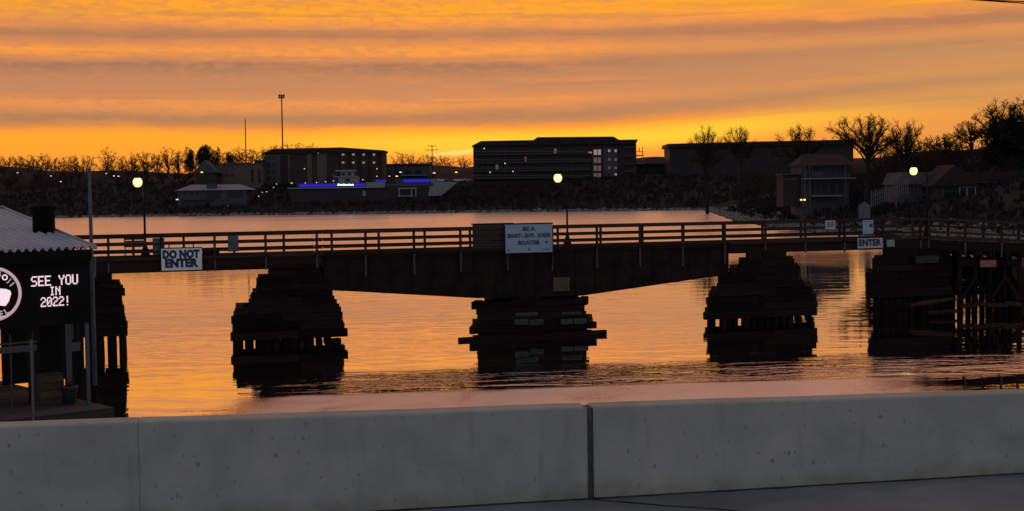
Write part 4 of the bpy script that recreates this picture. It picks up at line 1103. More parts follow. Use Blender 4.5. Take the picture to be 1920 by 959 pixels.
# --- restaurant with blue tube lights
B7 = Bld('lakeside_restaurant', 'low lakeside restaurant edged with blue tube lights and a white lit sign', 606, 545, 808, 353, 374, 14, BRK)
B7.r('roof_edge', 540, 722, 351.2, 353.5, WSD, -1.2, 14.2); B7.r('roof_edge', 722.5, 812, 344, 349, SID, -1.2, 14.2)
B7.r('upper_wall', 722.5, 806, 349, 353.5, SID, -.3, 14)
B7.r('blue_tube', 562, 633, 345.2, 350.6, BLU, -0.9, -0.5); B7.r('blue_tube', 665, 684, 344.6, 349.6, BLU, -0.9, -0.5)
B7.r('blue_tube', 756, 806, 336.6, 342.2, BLU, -0.4, 0.0); B7.r('blue_tube', 703, 722, 337.5, 341, BLU, 3, 3.4)
B7.r('roof_screen', 556, 700, 343.5, 351, BLS, .1, .5); B7.r('roof_screen', 686, 722, 342, 351, WSD, -.4, 0.05); B7.r('roof_screen', 740, 808, 335.5, 343.8, BLS, .1, .6)
sg = B7.r('lit_sign', 632.5, 664.5, 344.3, 349.4, BLS, -1.3, -1.0)
for k in range(9):
    x = 634 + k * 3.4; hh = (1.2, .4, .3, 1.0, .3, .2, .9, .3, .4)[k]
    B7.r('lit_letter', x, x + 2.5, 345.9 - hh, 348.6, NEON, -1.42, -1.32)
B7.r('lit_letter', 633, 664, 347.2, 348.2, NEON, -1.40, -1.33)
for k, x in enumerate((748, 771, 779)): B7.r('porch_post', x, x + 2.2, 353.5, 369, WSD, -2.0, -1.8)
B7.r('porch_beam', 747, 782, 352.2, 354.6, WSD, -2.05, -1.75); B7.r('porch_beam', 747, 776, 366.8, 368.6, WSD, -2.05, -1.75)
for x in (786, 794, 801): B7.r('window', x, x + 4.5, 354, 366, GLS)
for k in range(9): B7.r('window', 560 + k * 17, 571 + k * 17, 357, 367, GLS)
B7.r('white_post', 680, 686, 358, 368, WSD, -.5, -.02)
d0 = B7.p
prism('white_end_wall', B7.o, [(d0(803, 368)[0], d0(803, 368)[1]), (d0(828, 367)[0], d0(828, 367)[1]), (d0(850, 349)[0], d0(850, 349)[1]), (d0(858, 342)[0], d0(858, 342)[1]), (d0(808, 340)[0], d0(808, 340)[1])], -.8, 6, WSD)
for k, x in enumerate((547, 572, 593, 610, 625, 680)): B7.r('roof_light', x - .8, x + .8, (343, 343, 342, 340.5, 339, 336.5)[k], (344.6, 344.6, 343.6, 342, 340.5, 338)[k], WHTL, .6, .9)
# --- warehouse
B8 = Bld('warehouse', 'long grey warehouse between the hotel and the utility pole', 690, 716, 806, 310, 336, 20, SID)
B8.r('roof', 714, 808, 307.2, 310.2, DRF, -.6, 20.5); B8.r('awning', 752, 800, 328, 330, WSD, -2, -.02)
for k in range(4): B8.r('door', 722 + k * 19, 734 + k * 19, 320, 333, DRF)
# --- long dark building toward the wooded shore
B9 = Bld('dark_long_building', 'long dark flat roofed building below the bare shore trees', 640, 1255, 1600, 271, 345, 22, BRK)
d0 = B9.p
prism('roof', B9.o, [(d0(1250, 274)[0], B9.h - 1.0), (d0(1252, 268)[0], B9.h + .8), (d0(1430, 267)[0], B9.h + 1.3), (d0(1604, 268)[0], B9.h + 1.6), (d0(1602, 272)[0], B9.h - .6)], -1.2, 23, DRF)
for k in range(24):
    for py in (281, 296, 311, 326): B9.window(1264 + k * 14, 1270 + k * 14, py, py + 7)
B9.r('wall_lamp', 1392, 1394.5, 298, 300, WHTL, -.5, -.1)
B10 = Bld('low_shed', 'low dark shed closing the gap between the two long buildings', 660, 1193, 1253, 310, 345, 16, BRK)
B10.r('roof', 1191, 1255, 307, 310.2, DRF, -.5, 16.5)
for k in range(3): B10.window(1200 + k * 17, 1209 + k * 17, 316, 324)

# --- houses on the near wooded shore
M1 = Bld('lake_house', 'two storey lake house with pale balcony decks and tall windows behind the shore trees', 285, 1503, 1592, 309, 388, 11, BLS, 'house')
d0 = M1.p
V = [(d0(1497, 309)[0], -1.2, M1.h - .1), (d0(1604, 309)[0], -1.2, M1.h - .1), (d0(1604, 309)[0], 12.2, M1.h - .1), (d0(1497, 309)[0], 12.2, M1.h - .1), (d0(1515, 290)[0], 5.5, M1.h + 2.3), (d0(1585, 290)[0], 5.5, M1.h + 2.3)]
link('roof', mesh_from('roof', V, [(0, 1, 5, 4), (1, 2, 5), (2, 3, 4, 5), (3, 0, 4), (3, 2, 1, 0)], DRF), M1.o)
M1.r('eave_board', 1498, 1604, 309, 310.6, SID, -1.25, -1.15)
M1.r('balcony', 1503, 1600, 334, 336.2, WSD, -2.2, -.01); M1.r('balcony', 1518, 1574, 366.5, 368.8, WSD, -2.4, -.01)
for x in (1504, 1513, 1580): M1.r('column', x, x + 3, 311, 388, SID, -2.0, -1.8)
for x in (1519, 1530): M1.window(x, x + 8, 314, 330)
for x in (1556, 1573, 1588): M1.window(x, x + 5, 313, 328)
for (x0, x1) in ((1519, 1538), (1541, 1566), (1571, 1579)): M1.window(x0, x1, 342, 364)
M1.r('balcony_panel', 1517, 1539, 322, 332, SID, -2.15, -2.1)
M1.r('side_wing', 1470, 1502, 328, 388, BRK, 1, 8); M1.r('wing_roof', 1468, 1503, 326, 328, SID, .5, 8.5); M1.r('wing_trim', 1474, 1497, 335, 337, BEI, .9, .99)
M1.r('garden_lamp', 1494.5, 1498.2, 373.6, 376.4, YEL, -3.2, -3.0); M1.r('garden_lamp', 1500.5, 1504.5, 373.4, 376.4, YEL, -3.2, -3.0)
M2 = Bld('shore_cottage', 'pale fronted cottage with a low grey roof beside the last lit lamp', 262, 1682, 1752, 343, 388, 9, BLS, 'house')
d0 = M2.p
prism('roof', M2.o, [(d0(1678, 344)[0], M2.h - .3), (d0(1690, 322)[0], M2.h + 2.0), (d0(1748, 322)[0], M2.h + 2.0), (d0(1758, 344)[0], M2.h - .3)], -.6, 9.6, mat('slate_roofing', (.075, .075, .082), 0.9, 0.25, 0.6))
for x in (1688, 1708, 1730): M2.window(x, x + 10, 350, 362)
M3 = Bld('gabled_cottage', 'dark cottage with a steep front gable and white porch posts', 255, 1755, 1826, 345, 392, 9, BRK, 'house')
d0 = M3.p
prism('roof', M3.o, [(d0(1744, 347)[0], M3.h - .4), (d0(1788, 310)[0], M3.h + 3.5), (d0(1834, 345)[0], M3.h - .3)], -.7, 9.7, DRF)
for x in (1793, 1806, 1822): M3.r('porch_post', x, x + 1.8, 352, 376, WSD, -1.8, -1.65)
for x in (1764, 1796, 1810): M3.window(x, x + 8, 353, 368)
M3.window(1783, 1792, 328, 338); M3.r('porch_beam', 1790, 1826, 350, 352, SID, -1.85, -1.6)
M4 = Bld('long_cottage', 'long low dark cottage at the end of the shore row', 262, 1836, 1935, 343, 395, 9, BRK, 'house')
M4.r('roof', 1832, 1940, 322, 343.2, DRF, -.6, 9.4); M4.r('gutter', 1832, 1940, 341, 342.8, SID, -.75, -.62)
for x in (1846, 1872, 1900): M4.window(x, x + 10, 352, 366)
M4.r('porch_post', 1875, 1878, 350, 372, WSD, -1.6, -1.4); M4.r('porch_post', 1901, 1904, 348, 376, WSD, -1.6, -1.4)

# --- stair rail, landing board and shore pieces on the wooded shore
d_ = 245
PCK = mat('weathered_white_wood', (.10, .105, .115), 0.9, 0.3, 1.0)
pr = at_y(1630, 384, d_)
fence = thing('stair_railing', 'pale picket stair railing climbing the bank between the lake house and the cottages', 'railing', (pr.x, d_, pr.z))
for k in range(18):
    px = 1634 + k * 4.0; py = 382 - k * 1.5
    a = at_y(px, py, d_); b = at_y(px, py - 17 - random.uniform(0, 7), d_)
    bar('picket', fence, Vector((a.x - pr.x, 0, a.z - pr.z - .6)), Vector((a.x - pr.x, 0, b.z - pr.z)), .1, .13, PCK)
for off_ in (3, 13):
    a, b = at_y(1632, 382 - off_, d_), at_y(1704, 355 - off_, d_)
    bar('rail', fence, Vector((a.x - pr.x, .12, a.z - pr.z)), Vector((b.x - pr.x, .12, b.z - pr.z)), .1, .12, PCK)
q = at_y(1621, 408, 228)
lb = thing('landing_board', 'pale slatted board standing on the shore behind the notices', 'board', (q.x, q.y, min(q.z, ground(q.x, q.y)) - .2))
hh = at_y(1621, 378, 228).z - lb.location.z
for k in range(5): box2('slat', lb, (-.95 + k * .39, 0, .5), (-.62 + k * .39, .05, hh - abs(k - 2) * .25), PCK)
box2('rail', lb, (-1.0, .06, 1.2), (1.0, .12, 1.4), SID)
for sx in (-.8, .8): bar('post', lb, (sx, .1, 0), (sx, .1, hh * .8), .14, .14, SID)

# --- masts, poles and street lamps on the far bank
def mast(name, label, px, py_t, py_b, d, r, cat='pole'):
    t, b = at_y(px, py_t, d), at_y(px, py_b, d)
    z0 = min(b.z, ground(b.x, d)) - .5
    o = thing(name, label, cat, (b.x, d, z0)); h = t.z - z0
    lathe('pole', o, [(r * 1.4, 0), (r, h)], DRF, n=8)
    return o, h
o, h = mast('floodlight_mast', 'tall mast with a cluster of floodlights rising over the hotel roof', 530.5, 180, 300, 700, .28, 'mast')
for dx in (-1.1, 0, 1.1):
    for dz in (0.1, 1.1): box2('floodlight', o, (dx - .4, -.6, h - dz), (dx + .4, .3, h - dz + .7), DRF)
box2('crossbar', o, (-1.5, -.1, h - .3), (1.5, .1, h - .1), DRF); box2('crossbar', o, (-1.5, -.1, h - 1.3), (1.5, .1, h - 1.1), DRF)
o, h = mast('radio_mast', 'shorter plain mast standing behind the low beige building', 461.5, 226, 310, 690, .22, 'mast')
lathe('tip', o, [(.16, h), (.10, h + 1.2)], DRF, n=6)
o, h = mast('utility_pole', 'wooden utility pole with crossarms among twigs beside the warehouse', 811, 272, 335, 660, .18)
for dz, wv_ in ((.6, 2.0), (2.4, 3.0)): box2('crossarm', o, (-wv_, -.1, h - dz - .12), (wv_, .1, h - dz + .12), DRF)
for dz, xx in ((.5, -1.8), (.5, 1.8), (2.3, -2.7), (2.3, 2.7)): lathe('insulator', o, [(.08, 0), (.1, .25), (.05, .35)], DRF, (xx, 0, h - dz), 6)
def street_lamp(label, px, py, d, m, size=0.5, post=6.5, grp='street lamps on the far bank'):
    t = at_y(px, py, d); gz = ground(t.x, d)
    z0 = gz - .2 if t.z - gz > 1.2 else t.z - 1.4
    o = thing('street_lamp' if size > .4 else 'path_light', label, 'street lamp' if size > .4 else 'path light', (t.x, d, z0), 0, grp)
    h = t.z - z0
    lathe('post', o, [(.09, 0), (.06, h)], DRF, n=6)
    lathe('lamp_head', o, [(size * .5, h - size * .35), (size, h - size * .1), (size, h + size * .3), (size * .3, h + size * .55)], m, n=8)
    box2('cap', o, (-size * .5, -size * .5, h + size * .56), (size * .5, size * .5, h + size * .75), DRF)
for px, py, d, m, lab in ((751, 323.5, 655, WHTL, 'bright white street lamp in front of the warehouse'), (814, 325, 650, WHTL, 'bright white street lamp near the utility pole'),
                          (855.5, 323.5, 652, YEL, 'yellow street lamp beside the parked cars'), (744, 331, 640, YEL, 'yellow street lamp above the blue lit restaurant'),
                          (378.5, 323.5, 625, YEL, 'yellow street lamp in front of the grey gabled house'), (95.5, 330.5, 660, WARM, 'warm street lamp high on the dark hillside above the vent pipe'),
                          (114, 341, 640, WHTL, 'faint white street lamp low on the dark hillside near the vent pipe'), (199, 326, 660, WARM, 'warm street lamp above the twin hillside lights'),
                          (33, 324.5, 665, WARM, 'faint lamp on the dark hillside above the kiosk ridge'), (730, 331, 650, WARM, 'faint lamp by the hotel end wall')):
    street_lamp(lab, px, py, d, m, 0.58 if 'bright' in lab or 'yellow' in lab else .41)
for px, py, lab in ((213.5, 330.5, 'twin white hillside light on the kiosk side'), (222, 331, 'twin white hillside light on the hotel side')): street_lamp(lab, px, py, 655, WHTL, .43, grp='twin hillside lights')
for i, (px, py) in enumerate(((424, 392), (427, 387), (437.5, 380), (453, 373.5), (485, 368.5), (491.5, 361), (500, 360), (513, 352), (518.5, 345.5), (546, 343.5))):
    street_lamp(['lowest', 'second', 'third', 'fourth', 'fifth', 'sixth', 'seventh', 'eighth', 'ninth', 'topmost'][i] + ' white path light counted up the zigzag path below the hotel', px, py, 596 + (400 - py) * .55, WHTL, .27, grp='path lights climbing to the hotel')

# --- parked cars by the yellow street lamp
CARP = [mat('car_paint_%s' % n, c, 0.35, 0.05, 1.0, 0.1, spec=0.5) for n, c in (('white', (.55, .55, .57)), ('silver', (.32, .33, .35)), ('dark', (.04, .045, .055)))]
TYRE = mat('tyre_rubber', (.015, .015, .015), 0.8, 0.2, 5)
def car(label, px, py, d, m, rz):
    t = at_y(px, py, d); z = t.z
    o = thing('parked_car', label, 'car', (t.x, d, z), rz, 'cars parked by the yellow street lamp')
    prism('body', o, [(-2.2, .35), (2.2, .35), (2.25, .7), (2.1, .92), (1.2, 1.0), (-2.1, 1.02), (-2.25, .75)], -.9, .9, m)
    cab = prism('cabin', o, [(-1.7, 1.0), (1.15, 1.0), (.5, 1.48), (-1.1, 1.5)], -.78, .78, m)
    sub(prism('side_glass', o, [(-1.4, 1.06), (.85, 1.06), (.4, 1.4), (-1.0, 1.42)], -.80, -.781, GLS), cab)
    for x in (-1.4, 1.4):
        for y in (-.92, .72): lathe('wheel', o, [(.33, 0), (.33, .2)], TYRE, (x, y + .2, .33), 12, False, (R(90), 0, 0))
    for y in (-.7, .5): box2('headlight', o, (2.16, y, .62), (2.262, y + .25, .76), WSD)
for i, (px, py, mi, lab) in enumerate(((812, 341, 1, 'silver parked car nearest the utility pole'), (827, 341, 0, 'white parked car second from the utility pole'), (843, 341, 2, 'dark parked car between the white and silver ones'),
                                  (859, 341, 0, 'white parked car right below the yellow street lamp'), (876, 340.5, 1, 'silver parked car next to the apartment block'))):
    car(lab, px, py, 645, CARP[mi], R(4 + 7 * (i % 3)))
# parking terrace under them
tq0, tq1 = at_y(800, 341.5, 642), at_y(892, 341, 642)
me = mesh_from('parking_lot', [(tq0.x, 640, tq0.z - .02), (tq1.x, 640, tq0.z - .02), (tq1.x, 662, tq0.z - .02), (tq0.x, 662, tq0.z - .02), (tq0.x, 640, 8), (tq1.x, 640, 8), (tq1.x, 662, 8), (tq0.x, 662, 8)],
               [(0, 1, 2, 3), (4, 5, 1, 0), (5, 6, 2, 1), (7, 4, 0, 3)], mat('parking_asphalt', (.05, .05, .052), 0.9, 0.2, 0.5))
structure(link('parking_lot', me))
o = thing('parking_terrace_wall', 'dark retaining wall under the parked cars', 'wall', ((tq0.x + tq1.x) / 2, 639.5, 6))
wd = tq1.x - tq0.x
for k in range(3): box2('course', o, (-wd / 2, 0, k * (tq0.z - 6) / 3), (wd / 2, .45 - .04 * k, (k + 1) * (tq0.z - 6) / 3 - .03), BRK)

# ================================================================== TREES
def tube(V, Fc, a, b, ra, rb, n=3):
    d = (b - a); L = d.length
    if L < 1e-5: return
    d /= L
    u = d.orthogonal().normalized(); v = d.cross(u); o = len(V)
    for p, r in ((a, ra), (b, rb)):
        for k in range(n):
            an = 2 * math.pi * k / n; V.append(p + u * (r * math.cos(an)) + v * (r * math.sin(an)))
    for k in range(n): Fc.append((o + k, o + (k + 1) % n, o + n + (k + 1) % n, o + n + k))
def bare_tree_meshes(seed, limbs=10, subs=9, twigs=6, ends=2, crotch=.34, wide=.5, tr=.0022, low=8):
    """Bare spreading tree: limbs arch from the fork to a domed outline, each carries branches, twigs and twig ends."""
    rd = random.Random(seed); TV, TF, CV, CF = [], [], [], []
    def J(a): return Vector((rd.gauss(0, a), rd.gauss(0, a), rd.gauss(0, a)))
    def path(V, Fc, pts, r0, r1, n):
        m = len(pts) - 1
        for i in range(m): tube(V, Fc, pts[i], pts[i + 1], r0 + (r1 - r0) * i / m, r0 + (r1 - r0) * (i + 1) / m, n)
    lean = J(.02); fork = Vector((lean.x, lean.y, crotch))
    path(TV, TF, [Vector((0, 0, -.03)), Vector((lean.x * .4, lean.y * .4, crotch * .5)), fork], .034, .024, 7)
    cz = crotch + .16 * (1 - crotch) / .66
    for i in range(limbs):
        an = 2.4 * i + rd.uniform(-.5, .5); ev = R(low + (86 - low) * ((i + .5) / limbs) ** 1.1 + rd.uniform(-8, 8)); s_ = rd.uniform(.82, 1.06)
        out_ = Vector((math.cos(an) * math.cos(ev), math.sin(an) * math.cos(ev), math.sin(ev)))
        end = Vector((out_.x * wide * s_, out_.y * wide * s_, cz + out_.z * (1 - cz) * s_))
        st_ = fork + Vector((0, 0, rd.uniform(-.12, .04))) * (1 if i < limbs - 2 else .2)
        mid = st_.lerp(end, .5) + Vector((0, 0, .05 * math.cos(ev))) + J(.025)
        pts = []
        for k in range(8):
            t = k / 7; p = st_ * (1 - t) ** 2 + mid * (2 * t * (1 - t)) + end * t * t
            pts.append(p + (J(.010) if 0 < k else Vector()))
        r0 = rd.uniform(.010, .015); path(TV, TF, pts, r0, .004, 5)
        for b in range(subs):
            t = .25 + .75 * (b + rd.random()) / subs; k = min(int(t * 7), 6); bp = pts[k].lerp(pts[k + 1], t * 7 - k)
            ld = (pts[k + 1] - pts[k]).normalized()
            rad_ = Vector((bp.x, bp.y, (bp.z - crotch) * 1.1)).normalized()
            d = (ld * .5 + rad_ * .6 + J(.42) + Vector((0, 0, .12))).normalized(); L = rd.uniform(.10, .20) * (1.1 - .35 * t) * (1.0 if crotch < .4 else .62)
            bpts = [bp]
            for q in range(4):
                d = (d + J(.22) + Vector((0, 0, .05))).normalized(); bpts.append(bpts[-1] + d * L / 4)
            path(CV, CF, bpts, .0048, .0022, 4)
            for w_ in range(twigs):
                q = rd.randint(1, 3); tp = bpts[q].lerp(bpts[q + 1], rd.random()); td = (d * .7 + J(.55) + Vector((0, 0, .1))).normalized(); Lt = rd.uniform(.04, .085) * (1.0 if crotch < .4 else .7)
                m1 = tp + td * Lt * .5 + J(.006); e1 = tp + td * Lt + J(.01)
                path(CV, CF, [tp, m1, e1], tr * 1.15, tr * .8, 3)
                for e_ in range(ends):
                    ed = (td + J(.6)).normalized(); path(CV, CF, [m1.lerp(e1, rd.random()), m1.lerp(e1, .5) + ed * rd.uniform(.025, .05)], tr * .85, tr * .55, 3)
    zmax = max(v.z for v in CV); sc = 1.0 / zmax
    return (mesh_from('trunk', [v * sc for v in TV], TF, TRUNK), mesh_from('crown', [v * sc for v in CV], CF, TWIG))
FAR = [bare_tree_meshes(100 + i, 11, 8, 5, 2, .24, .46, .0026, 5) for i in range(5)]
NEAR = [bare_tree_meshes(41, 16, 11, 6, 2, .60, .40, .0017, 2), bare_tree_meshes(57, 14, 10, 6, 2, .58, .42, .0017, 0), bare_tree_meshes(63, 14, 10, 6, 2, .52, .36, .0017, 8)]
BRUSHY = [bare_tree_meshes(77 + i, 10, 6, 4, 2, .08, .42, .0042, 10) for i in range(3)]
def bare_tree(label, px, py_top, d, wpx, meshes, group, py_base=None, name='bare_tree', cat='tree', rz=None):
    t = at_y(px, py_top, d)
    g = ground(t.x, d) - .2
    h = max(t.z - g, 3.0)
    o = thing(name, label, cat, (t.x, d, g), random.uniform(0, 6.28) if rz is None else rz, group)
    cr = meshes[1]
    co = np.empty(len(cr.vertices) * 3); cr.vertices.foreach_get('co', co); co = co.reshape(-1, 3)
    nat = np.percentile(co[:, 0], 98.5) - np.percentile(co[:, 0], 1.5)
    sxy = (wpx / F * d) / nat if wpx else h
    sxy = min(max(sxy, h * .35), h * 1.8)
    link('trunk', meshes[0], o, scale=(sxy, sxy, h)); link('crown', meshes[1], o, scale=(sxy, sxy, h))
    return o
# skyline trees on the far left ridge
ridge = [(-12, 288, 50), (14, 290, 46), (38, 291, 44), (62, 289, 44), (82, 286, 44), (104, 292, 40), (128, 292, 36), (141, 290, 34), (160, 290, 36), (200, 274, 46), (228, 291, 40), (248, 284, 44), (270, 282, 44), (292, 288, 38),
         (312, 274, 50), (334, 280, 44), (366, 284, 36), (392, 286, 40), (420, 284, 40), (446, 274, 50), (472, 276, 44), (494, 275, 46), (516, 270, 40), (556, 267, 50), (586, 268, 44), (752, 282, 30), (770, 285, 34), (803, 288, 36), (832, 290, 46), (868, 291, 40), (690, 281, 40)]
ORD = ['first', 'second', 'third', 'fourth', 'fifth', 'sixth', 'seventh', 'eighth', 'ninth', 'tenth', 'eleventh', 'twelfth', 'thirteenth']
for i, (px, pt, wp) in enumerate(ridge):
    xs = [q[0] for q in ridge]
    if px == 200: lab, grp = 'tallest round bare tree standing alone on the dark ridge skyline', None
    elif px < 200: lab, grp = ORD[sum(px < x < 200 for x in xs)] + ' bare ridge tree from the tallest round one toward the kiosk', 'ridge trees'
    elif px < 350: lab, grp = ORD[sum(200 < x < px for x in xs)] + ' bare ridge tree from the tallest round one toward the evergreens', 'ridge trees'
    elif px < 505: lab, grp = ORD[sum(350 < x < px for x in xs)] + ' bare ridge tree past the slim evergreen toward the hotel', 'ridge trees'
    elif px < 730: lab, grp = ORD[sum(505 < x < px for x in sorted(xs))] + ' bare tree over the hotel roof counted from the radio mast', 'trees behind the hotel'
    else: lab, grp = ORD[sum(730 < x < px for x in xs)] + ' skyline bare tree counted from the hotel toward the apartment block', 'trees between the blocks'
    bare_tree(lab, px, pt, 960 if px < 510 else 900, wp * 1.25, FAR[i % 5], grp)
# evergreens
def evergreen_meshes(seed):
    rd = random.Random(seed); V, Fc = [], []
    lobes = [(Vector((rd.uniform(-.22, .22), rd.uniform(-.2, .2), rd.uniform(.3, .85))), rd.uniform(.12, .22)) for _ in range(16)]
    for i in range(4200):
        c, r = rd.choice(lobes); d = Vector((rd.gauss(0, 1), rd.gauss(0, 1), rd.gauss(0, 1))).normalized()
        p = c + d * r * rd.uniform(.5, 1.08); L = rd.uniform(.012, .03); u = d.orthogonal().normalized() * L; v = Matrix.Rotation(rd.uniform(0, 6.28), 3, d) @ u
        b = len(V); V += [p - u, p + u, p + v + d * L * 1.2]; Fc.append((b, b + 1, b + 2))
    TV, TF = [], []; tube(TV, TF, Vector((0, 0, -.02)), Vector((0, 0, .7)), .03, .01, 6)
    for c, r in lobes: tube(TV, TF, Vector((0, 0, .35)), c, .012, .004, 4)
    return mesh_from('trunk', TV, TF, TRUNK), mesh_from('crown', V, Fc, NEEDLE)
CON = [evergreen_meshes(5), evergreen_meshes(6), evergreen_meshes(8)]
for i, (px, pt, wp, lab) in enumerate(((355, 278, 22, 'slim dark evergreen tree standing apart before the ridge trees'), (384, 270, 36, 'broadest dark evergreen tree on the ridge'), (403, 277, 22, 'narrow dark evergreen tree on the hotel side of the broadest one'), (432, 286, 20, 'short dark evergreen tree behind the low beige building'))):
    bare_tree(lab, px, pt, 700, wp * 0.8, CON[i % 3], 'evergreens on the ridge', name='evergreen_tree')
# big trees of the wooded shore
for px, pt, d, wp, k, lab in ((1325, 228, 470, 60, 2, 'bare tree over the near end of the long dark roof'), (1388, 233, 460, 56, 0, 'thin bare tree over the middle of the long dark roof'),
                             (1497, 228, 300, 100, 1, 'spreading bare tree whose trunk stands before the lake house'), (1626, 211, 275, 128, 0, 'largest bare oak with a wide round crown by the lake house'),
                             (1697, 219, 290, 76, 2, 'bare tree crowding the side of the largest oak'), (1775, 248, 330, 90, 1, 'low bare tree in the dip behind the gabled cottage'), (1822, 222, 315, 80, 0, 'bare tree above the gabled cottage roof'),
                             (1880, 178, 280, 105, 2, 'tallest bare tree at the end of the wooded shore'), (1925, 184, 270, 90, 1, 'bare tree partly outside the picture on the wooded shore')):
    bare_tree(lab, px, pt, d, wp, NEAR[k], 'big bare trees of the wooded shore', rz=px * 0.37)
bare_tree('dense dark evergreen below the tallest bare tree of the shore', 1902, 214, 272, 84, evergreen_meshes(3), None, name='evergreen_tree')
# smaller trees and brush masses on the wooded shore and the banks
def tree_mass(name, label, spots, meshes, m):
    VV, FF, base = [], [], 0
    arrs = []
    for t, c in meshes:
        V_, F_, b_ = [], [], 0
        for me_ in (t, c):
            co = np.empty(len(me_.vertices) * 3); me_.vertices.foreach_get('co', co); fi = np.empty(len(me_.loops), int); me_.loops.foreach_get('vertex_index', fi)
            V_.append(co.reshape(-1, 3)); F_.append(fi.reshape(-1, 4) + b_); b_ += len(V_[-1])
        arrs.append((np.vstack(V_), np.vstack(F_)))
    for i, (px, pt, d, wp) in enumerate(spots):
        t = at_y(px, pt, d); g = ground(t.x, d) - .2; h = max(t.z - g, 2.5)
        V_, F_ = arrs[i % len(arrs)]
        nat = np.percentile(V_[:, 0], 98.5) - np.percentile(V_[:, 0], 1.5)
        sx = min(max(wp / F * d / nat, h * .4), h * 1.8); an = random.uniform(0, 6.28)
        ca, sa = math.cos(an) * sx, math.sin(an) * sx
        VV.append(np.column_stack([V_[:, 0] * ca - V_[:, 1] * sa + t.x, V_[:, 0] * sa + V_[:, 1] * ca + d, V_[:, 2] * h + g])); FF.append(F_ + base); base += len(V_)
    VV, FF = np.vstack(VV), np.vstack(FF)
    me_ = bpy.data.meshes.new(name)
    me_.vertices.add(len(VV)); me_.vertices.foreach_set('co', VV.ravel())
    me_.loops.add(FF.size); me_.loops.foreach_set('vertex_index', FF.ravel().astype(np.int32))
    me_.polygons.add(len(FF)); me_.polygons.foreach_set('loop_start', np.arange(0, FF.size, 4, dtype=np.int32))
    me_.update(calc_edges=True); me_.materials.append(m)
    o = stuff(link(name, me_)); tag(o, label, 'woods')
U = random.uniform
tree_mass('thicket', 'dark thicket of bare brush behind the cottages of the wooded shore',
          [(1655 + i * 6.3 + U(-4, 4), U(252, 290) if 1655 + i * 6.3 < 1840 else U(232, 280), U(300, 390), U(36, 60)) for i in range(44)], BRUSHY, TWIG)
tree_mass('slope_woods', 'dark bare woods on the slope below the long dark building', [(1385 + i * 12 + U(-5, 5), U(300, 348), U(330, 460), U(26, 50)) for i in range(26)], BRUSHY, TWIG)
tree_mass('hillside_woods', 'dark bare woods covering the hillside below the ridge trees', [(-10 + i * 7.4 + U(-4, 4), U(302, 345), U(640, 740), U(22, 40)) for i in range(50)], FAR, TWIG)
tree_mass('bank_brush', 'dark bare brush along the bank below the apartment block', [(850 + i * 13 + U(-5, 5), U(340, 364), U(592, 625), U(16, 34)) for i in range(36)], BRUSHY, TWIG)
# undergrowth: countless stems on all slopes, one mass
def undergrowth(n):
    V, Fc = [], []
    P = []
    while len(P) < n:
        k = 4000
        cand = np.where(rng.random((k, 1)) < .5, np.column_stack([rng.uniform(-260, 190, k), rng.uniform(560, 660, k)]), np.column_stack([rng.uniform(50, 190, k), rng.uniform(190, 460, k)]))
        s = signed_distance(cand); P += [tuple(c) for c, q in zip(cand, s) if 2.0 < q < 70]
    P = np.array(P[:n]); Zg = height(P)
    for (x, y), z in zip(P, Zg):
        h = random.uniform(.6, 2.2) * (1.0 if y > 500 else .8); r = random.uniform(.3, .9)
        for q in range(7):
            an = random.uniform(0, 6.28); b = len(V); w_ = random.uniform(.03, .09)
            tx, ty = x + r * math.cos(an), y + r * math.sin(an)
            V += [(x + .3 * math.cos(an) - w_, y, z - .1), (x + .3 * math.cos(an) + w_, y, z - .1), (tx + w_ * 2.2, ty, z + h * random.uniform(.5, 1)), (tx - w_ * 2.2, ty, z + h * random.uniform(.6, 1.1))]
            Fc.append((b, b + 1, b + 2, b + 3))
    o = stuff(link('undergrowth', mesh_from('undergrowth', V, Fc, BRUSH))); tag(o, 'dark winter brush covering the banks and slopes', 'undergrowth')
undergrowth(9000)
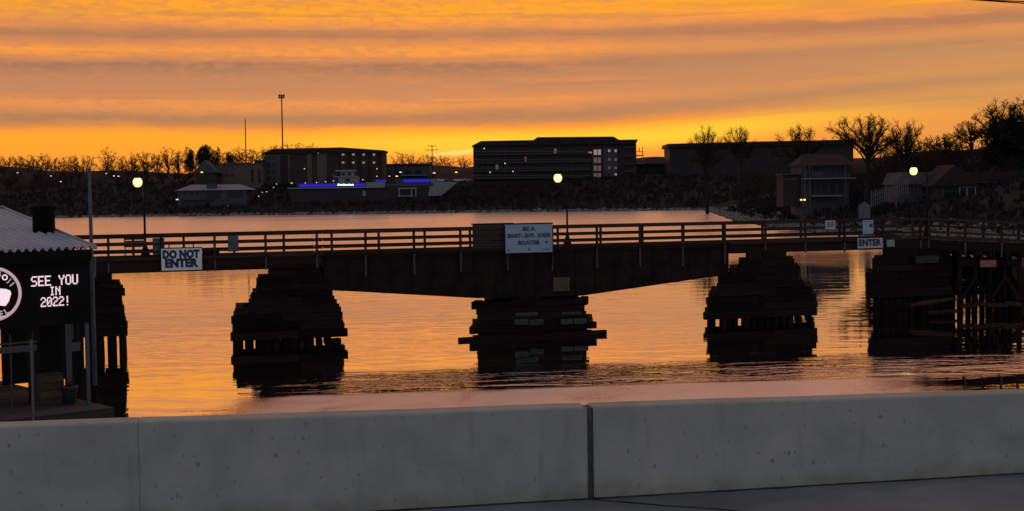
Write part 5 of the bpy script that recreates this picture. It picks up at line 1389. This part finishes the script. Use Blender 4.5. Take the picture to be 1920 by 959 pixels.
# riprap along the waterline
def riprap(n):
    V, Fc = [], []
    seg = [(SH[i], SH[i + 1]) for i in range(2, len(SH) - 2)]
    L = np.array([np.hypot(*(b - a)) for a, b in seg]); pr_ = L / L.sum()
    pr_ = pr_ * np.array([3.0 if min(a[1], b[1]) < 450 else 1.0 for a, b in seg]); pr_ /= pr_.sum()
    for _ in range(n):
        a, b = seg[rng.choice(len(seg), p=pr_)]; t = rng.random(); nearby = min(a[1], b[1]) < 450
        inl = abs(rng.normal(0, 2.2 if nearby else .8))
        nrm = np.array([-(b - a)[1], (b - a)[0]]); nrm = nrm / np.hypot(*nrm)
        p = a + (b - a) * t + nrm * inl
        z = 0.1 + inl * .38; r = float(rng.uniform(.25, .75)) * (1.2 if p[1] > 450 else .85)
        o_ = len(V)
        for (i, j, k) in ((-1, -1, -.5), (1, -1, -.5), (1, 1, -.5), (-1, 1, -.5), (-.7, -.7, .55), (.7, -.6, .6), (.6, .7, .5), (-.7, .6, .65)):
            V.append((p[0] + i * r * rng.uniform(.7, 1.3), p[1] + j * r * rng.uniform(.7, 1.2), max(z, 0) + .15 + k * r * .8 * rng.uniform(.7, 1.2)))
        Fc.extend([tuple(o_ + q for q in f) for f in ((0, 3, 2, 1), (4, 5, 6, 7), (0, 1, 5, 4), (1, 2, 6, 5), (2, 3, 7, 6), (3, 0, 4, 7))])
    o = stuff(link('riprap', mesh_from('riprap', V, Fc, ROCK))); tag(o, 'grey riprap stones heaped along the waterline', 'stones')
def ground_fast(p): return 0.25
riprap(4200)

# ================================================================== overhead cables (upper corner of the picture)
for px0, py0, px1, py1, lab in ((1808, -1.5, 1920, 3.5, 'upper of two thin overhead cables crossing the top corner of the sky'), (1808, -1.0, 1920, 6.5, 'lower of two thin overhead cables crossing the top corner of the sky')):
    a, b = at_y(px0, py0, 42), at_y(px1, py1, 42)
    d = (b - a); V, Fc = [], []; pts = []
    for k in range(30):
        t = -6 + k * 0.75
        p = a + d * t; pts.append(Vector((p.x, p.y + 0.0, p.z + .004 * (t - 1) ** 2)))
    for i in range(29): tube(V, Fc, pts[i], pts[i + 1], .017, .017, 6)
    tag(link('overhead_cable', mesh_from('overhead_cable', V, Fc, BLACK)), lab, 'cable', 'overhead cables')
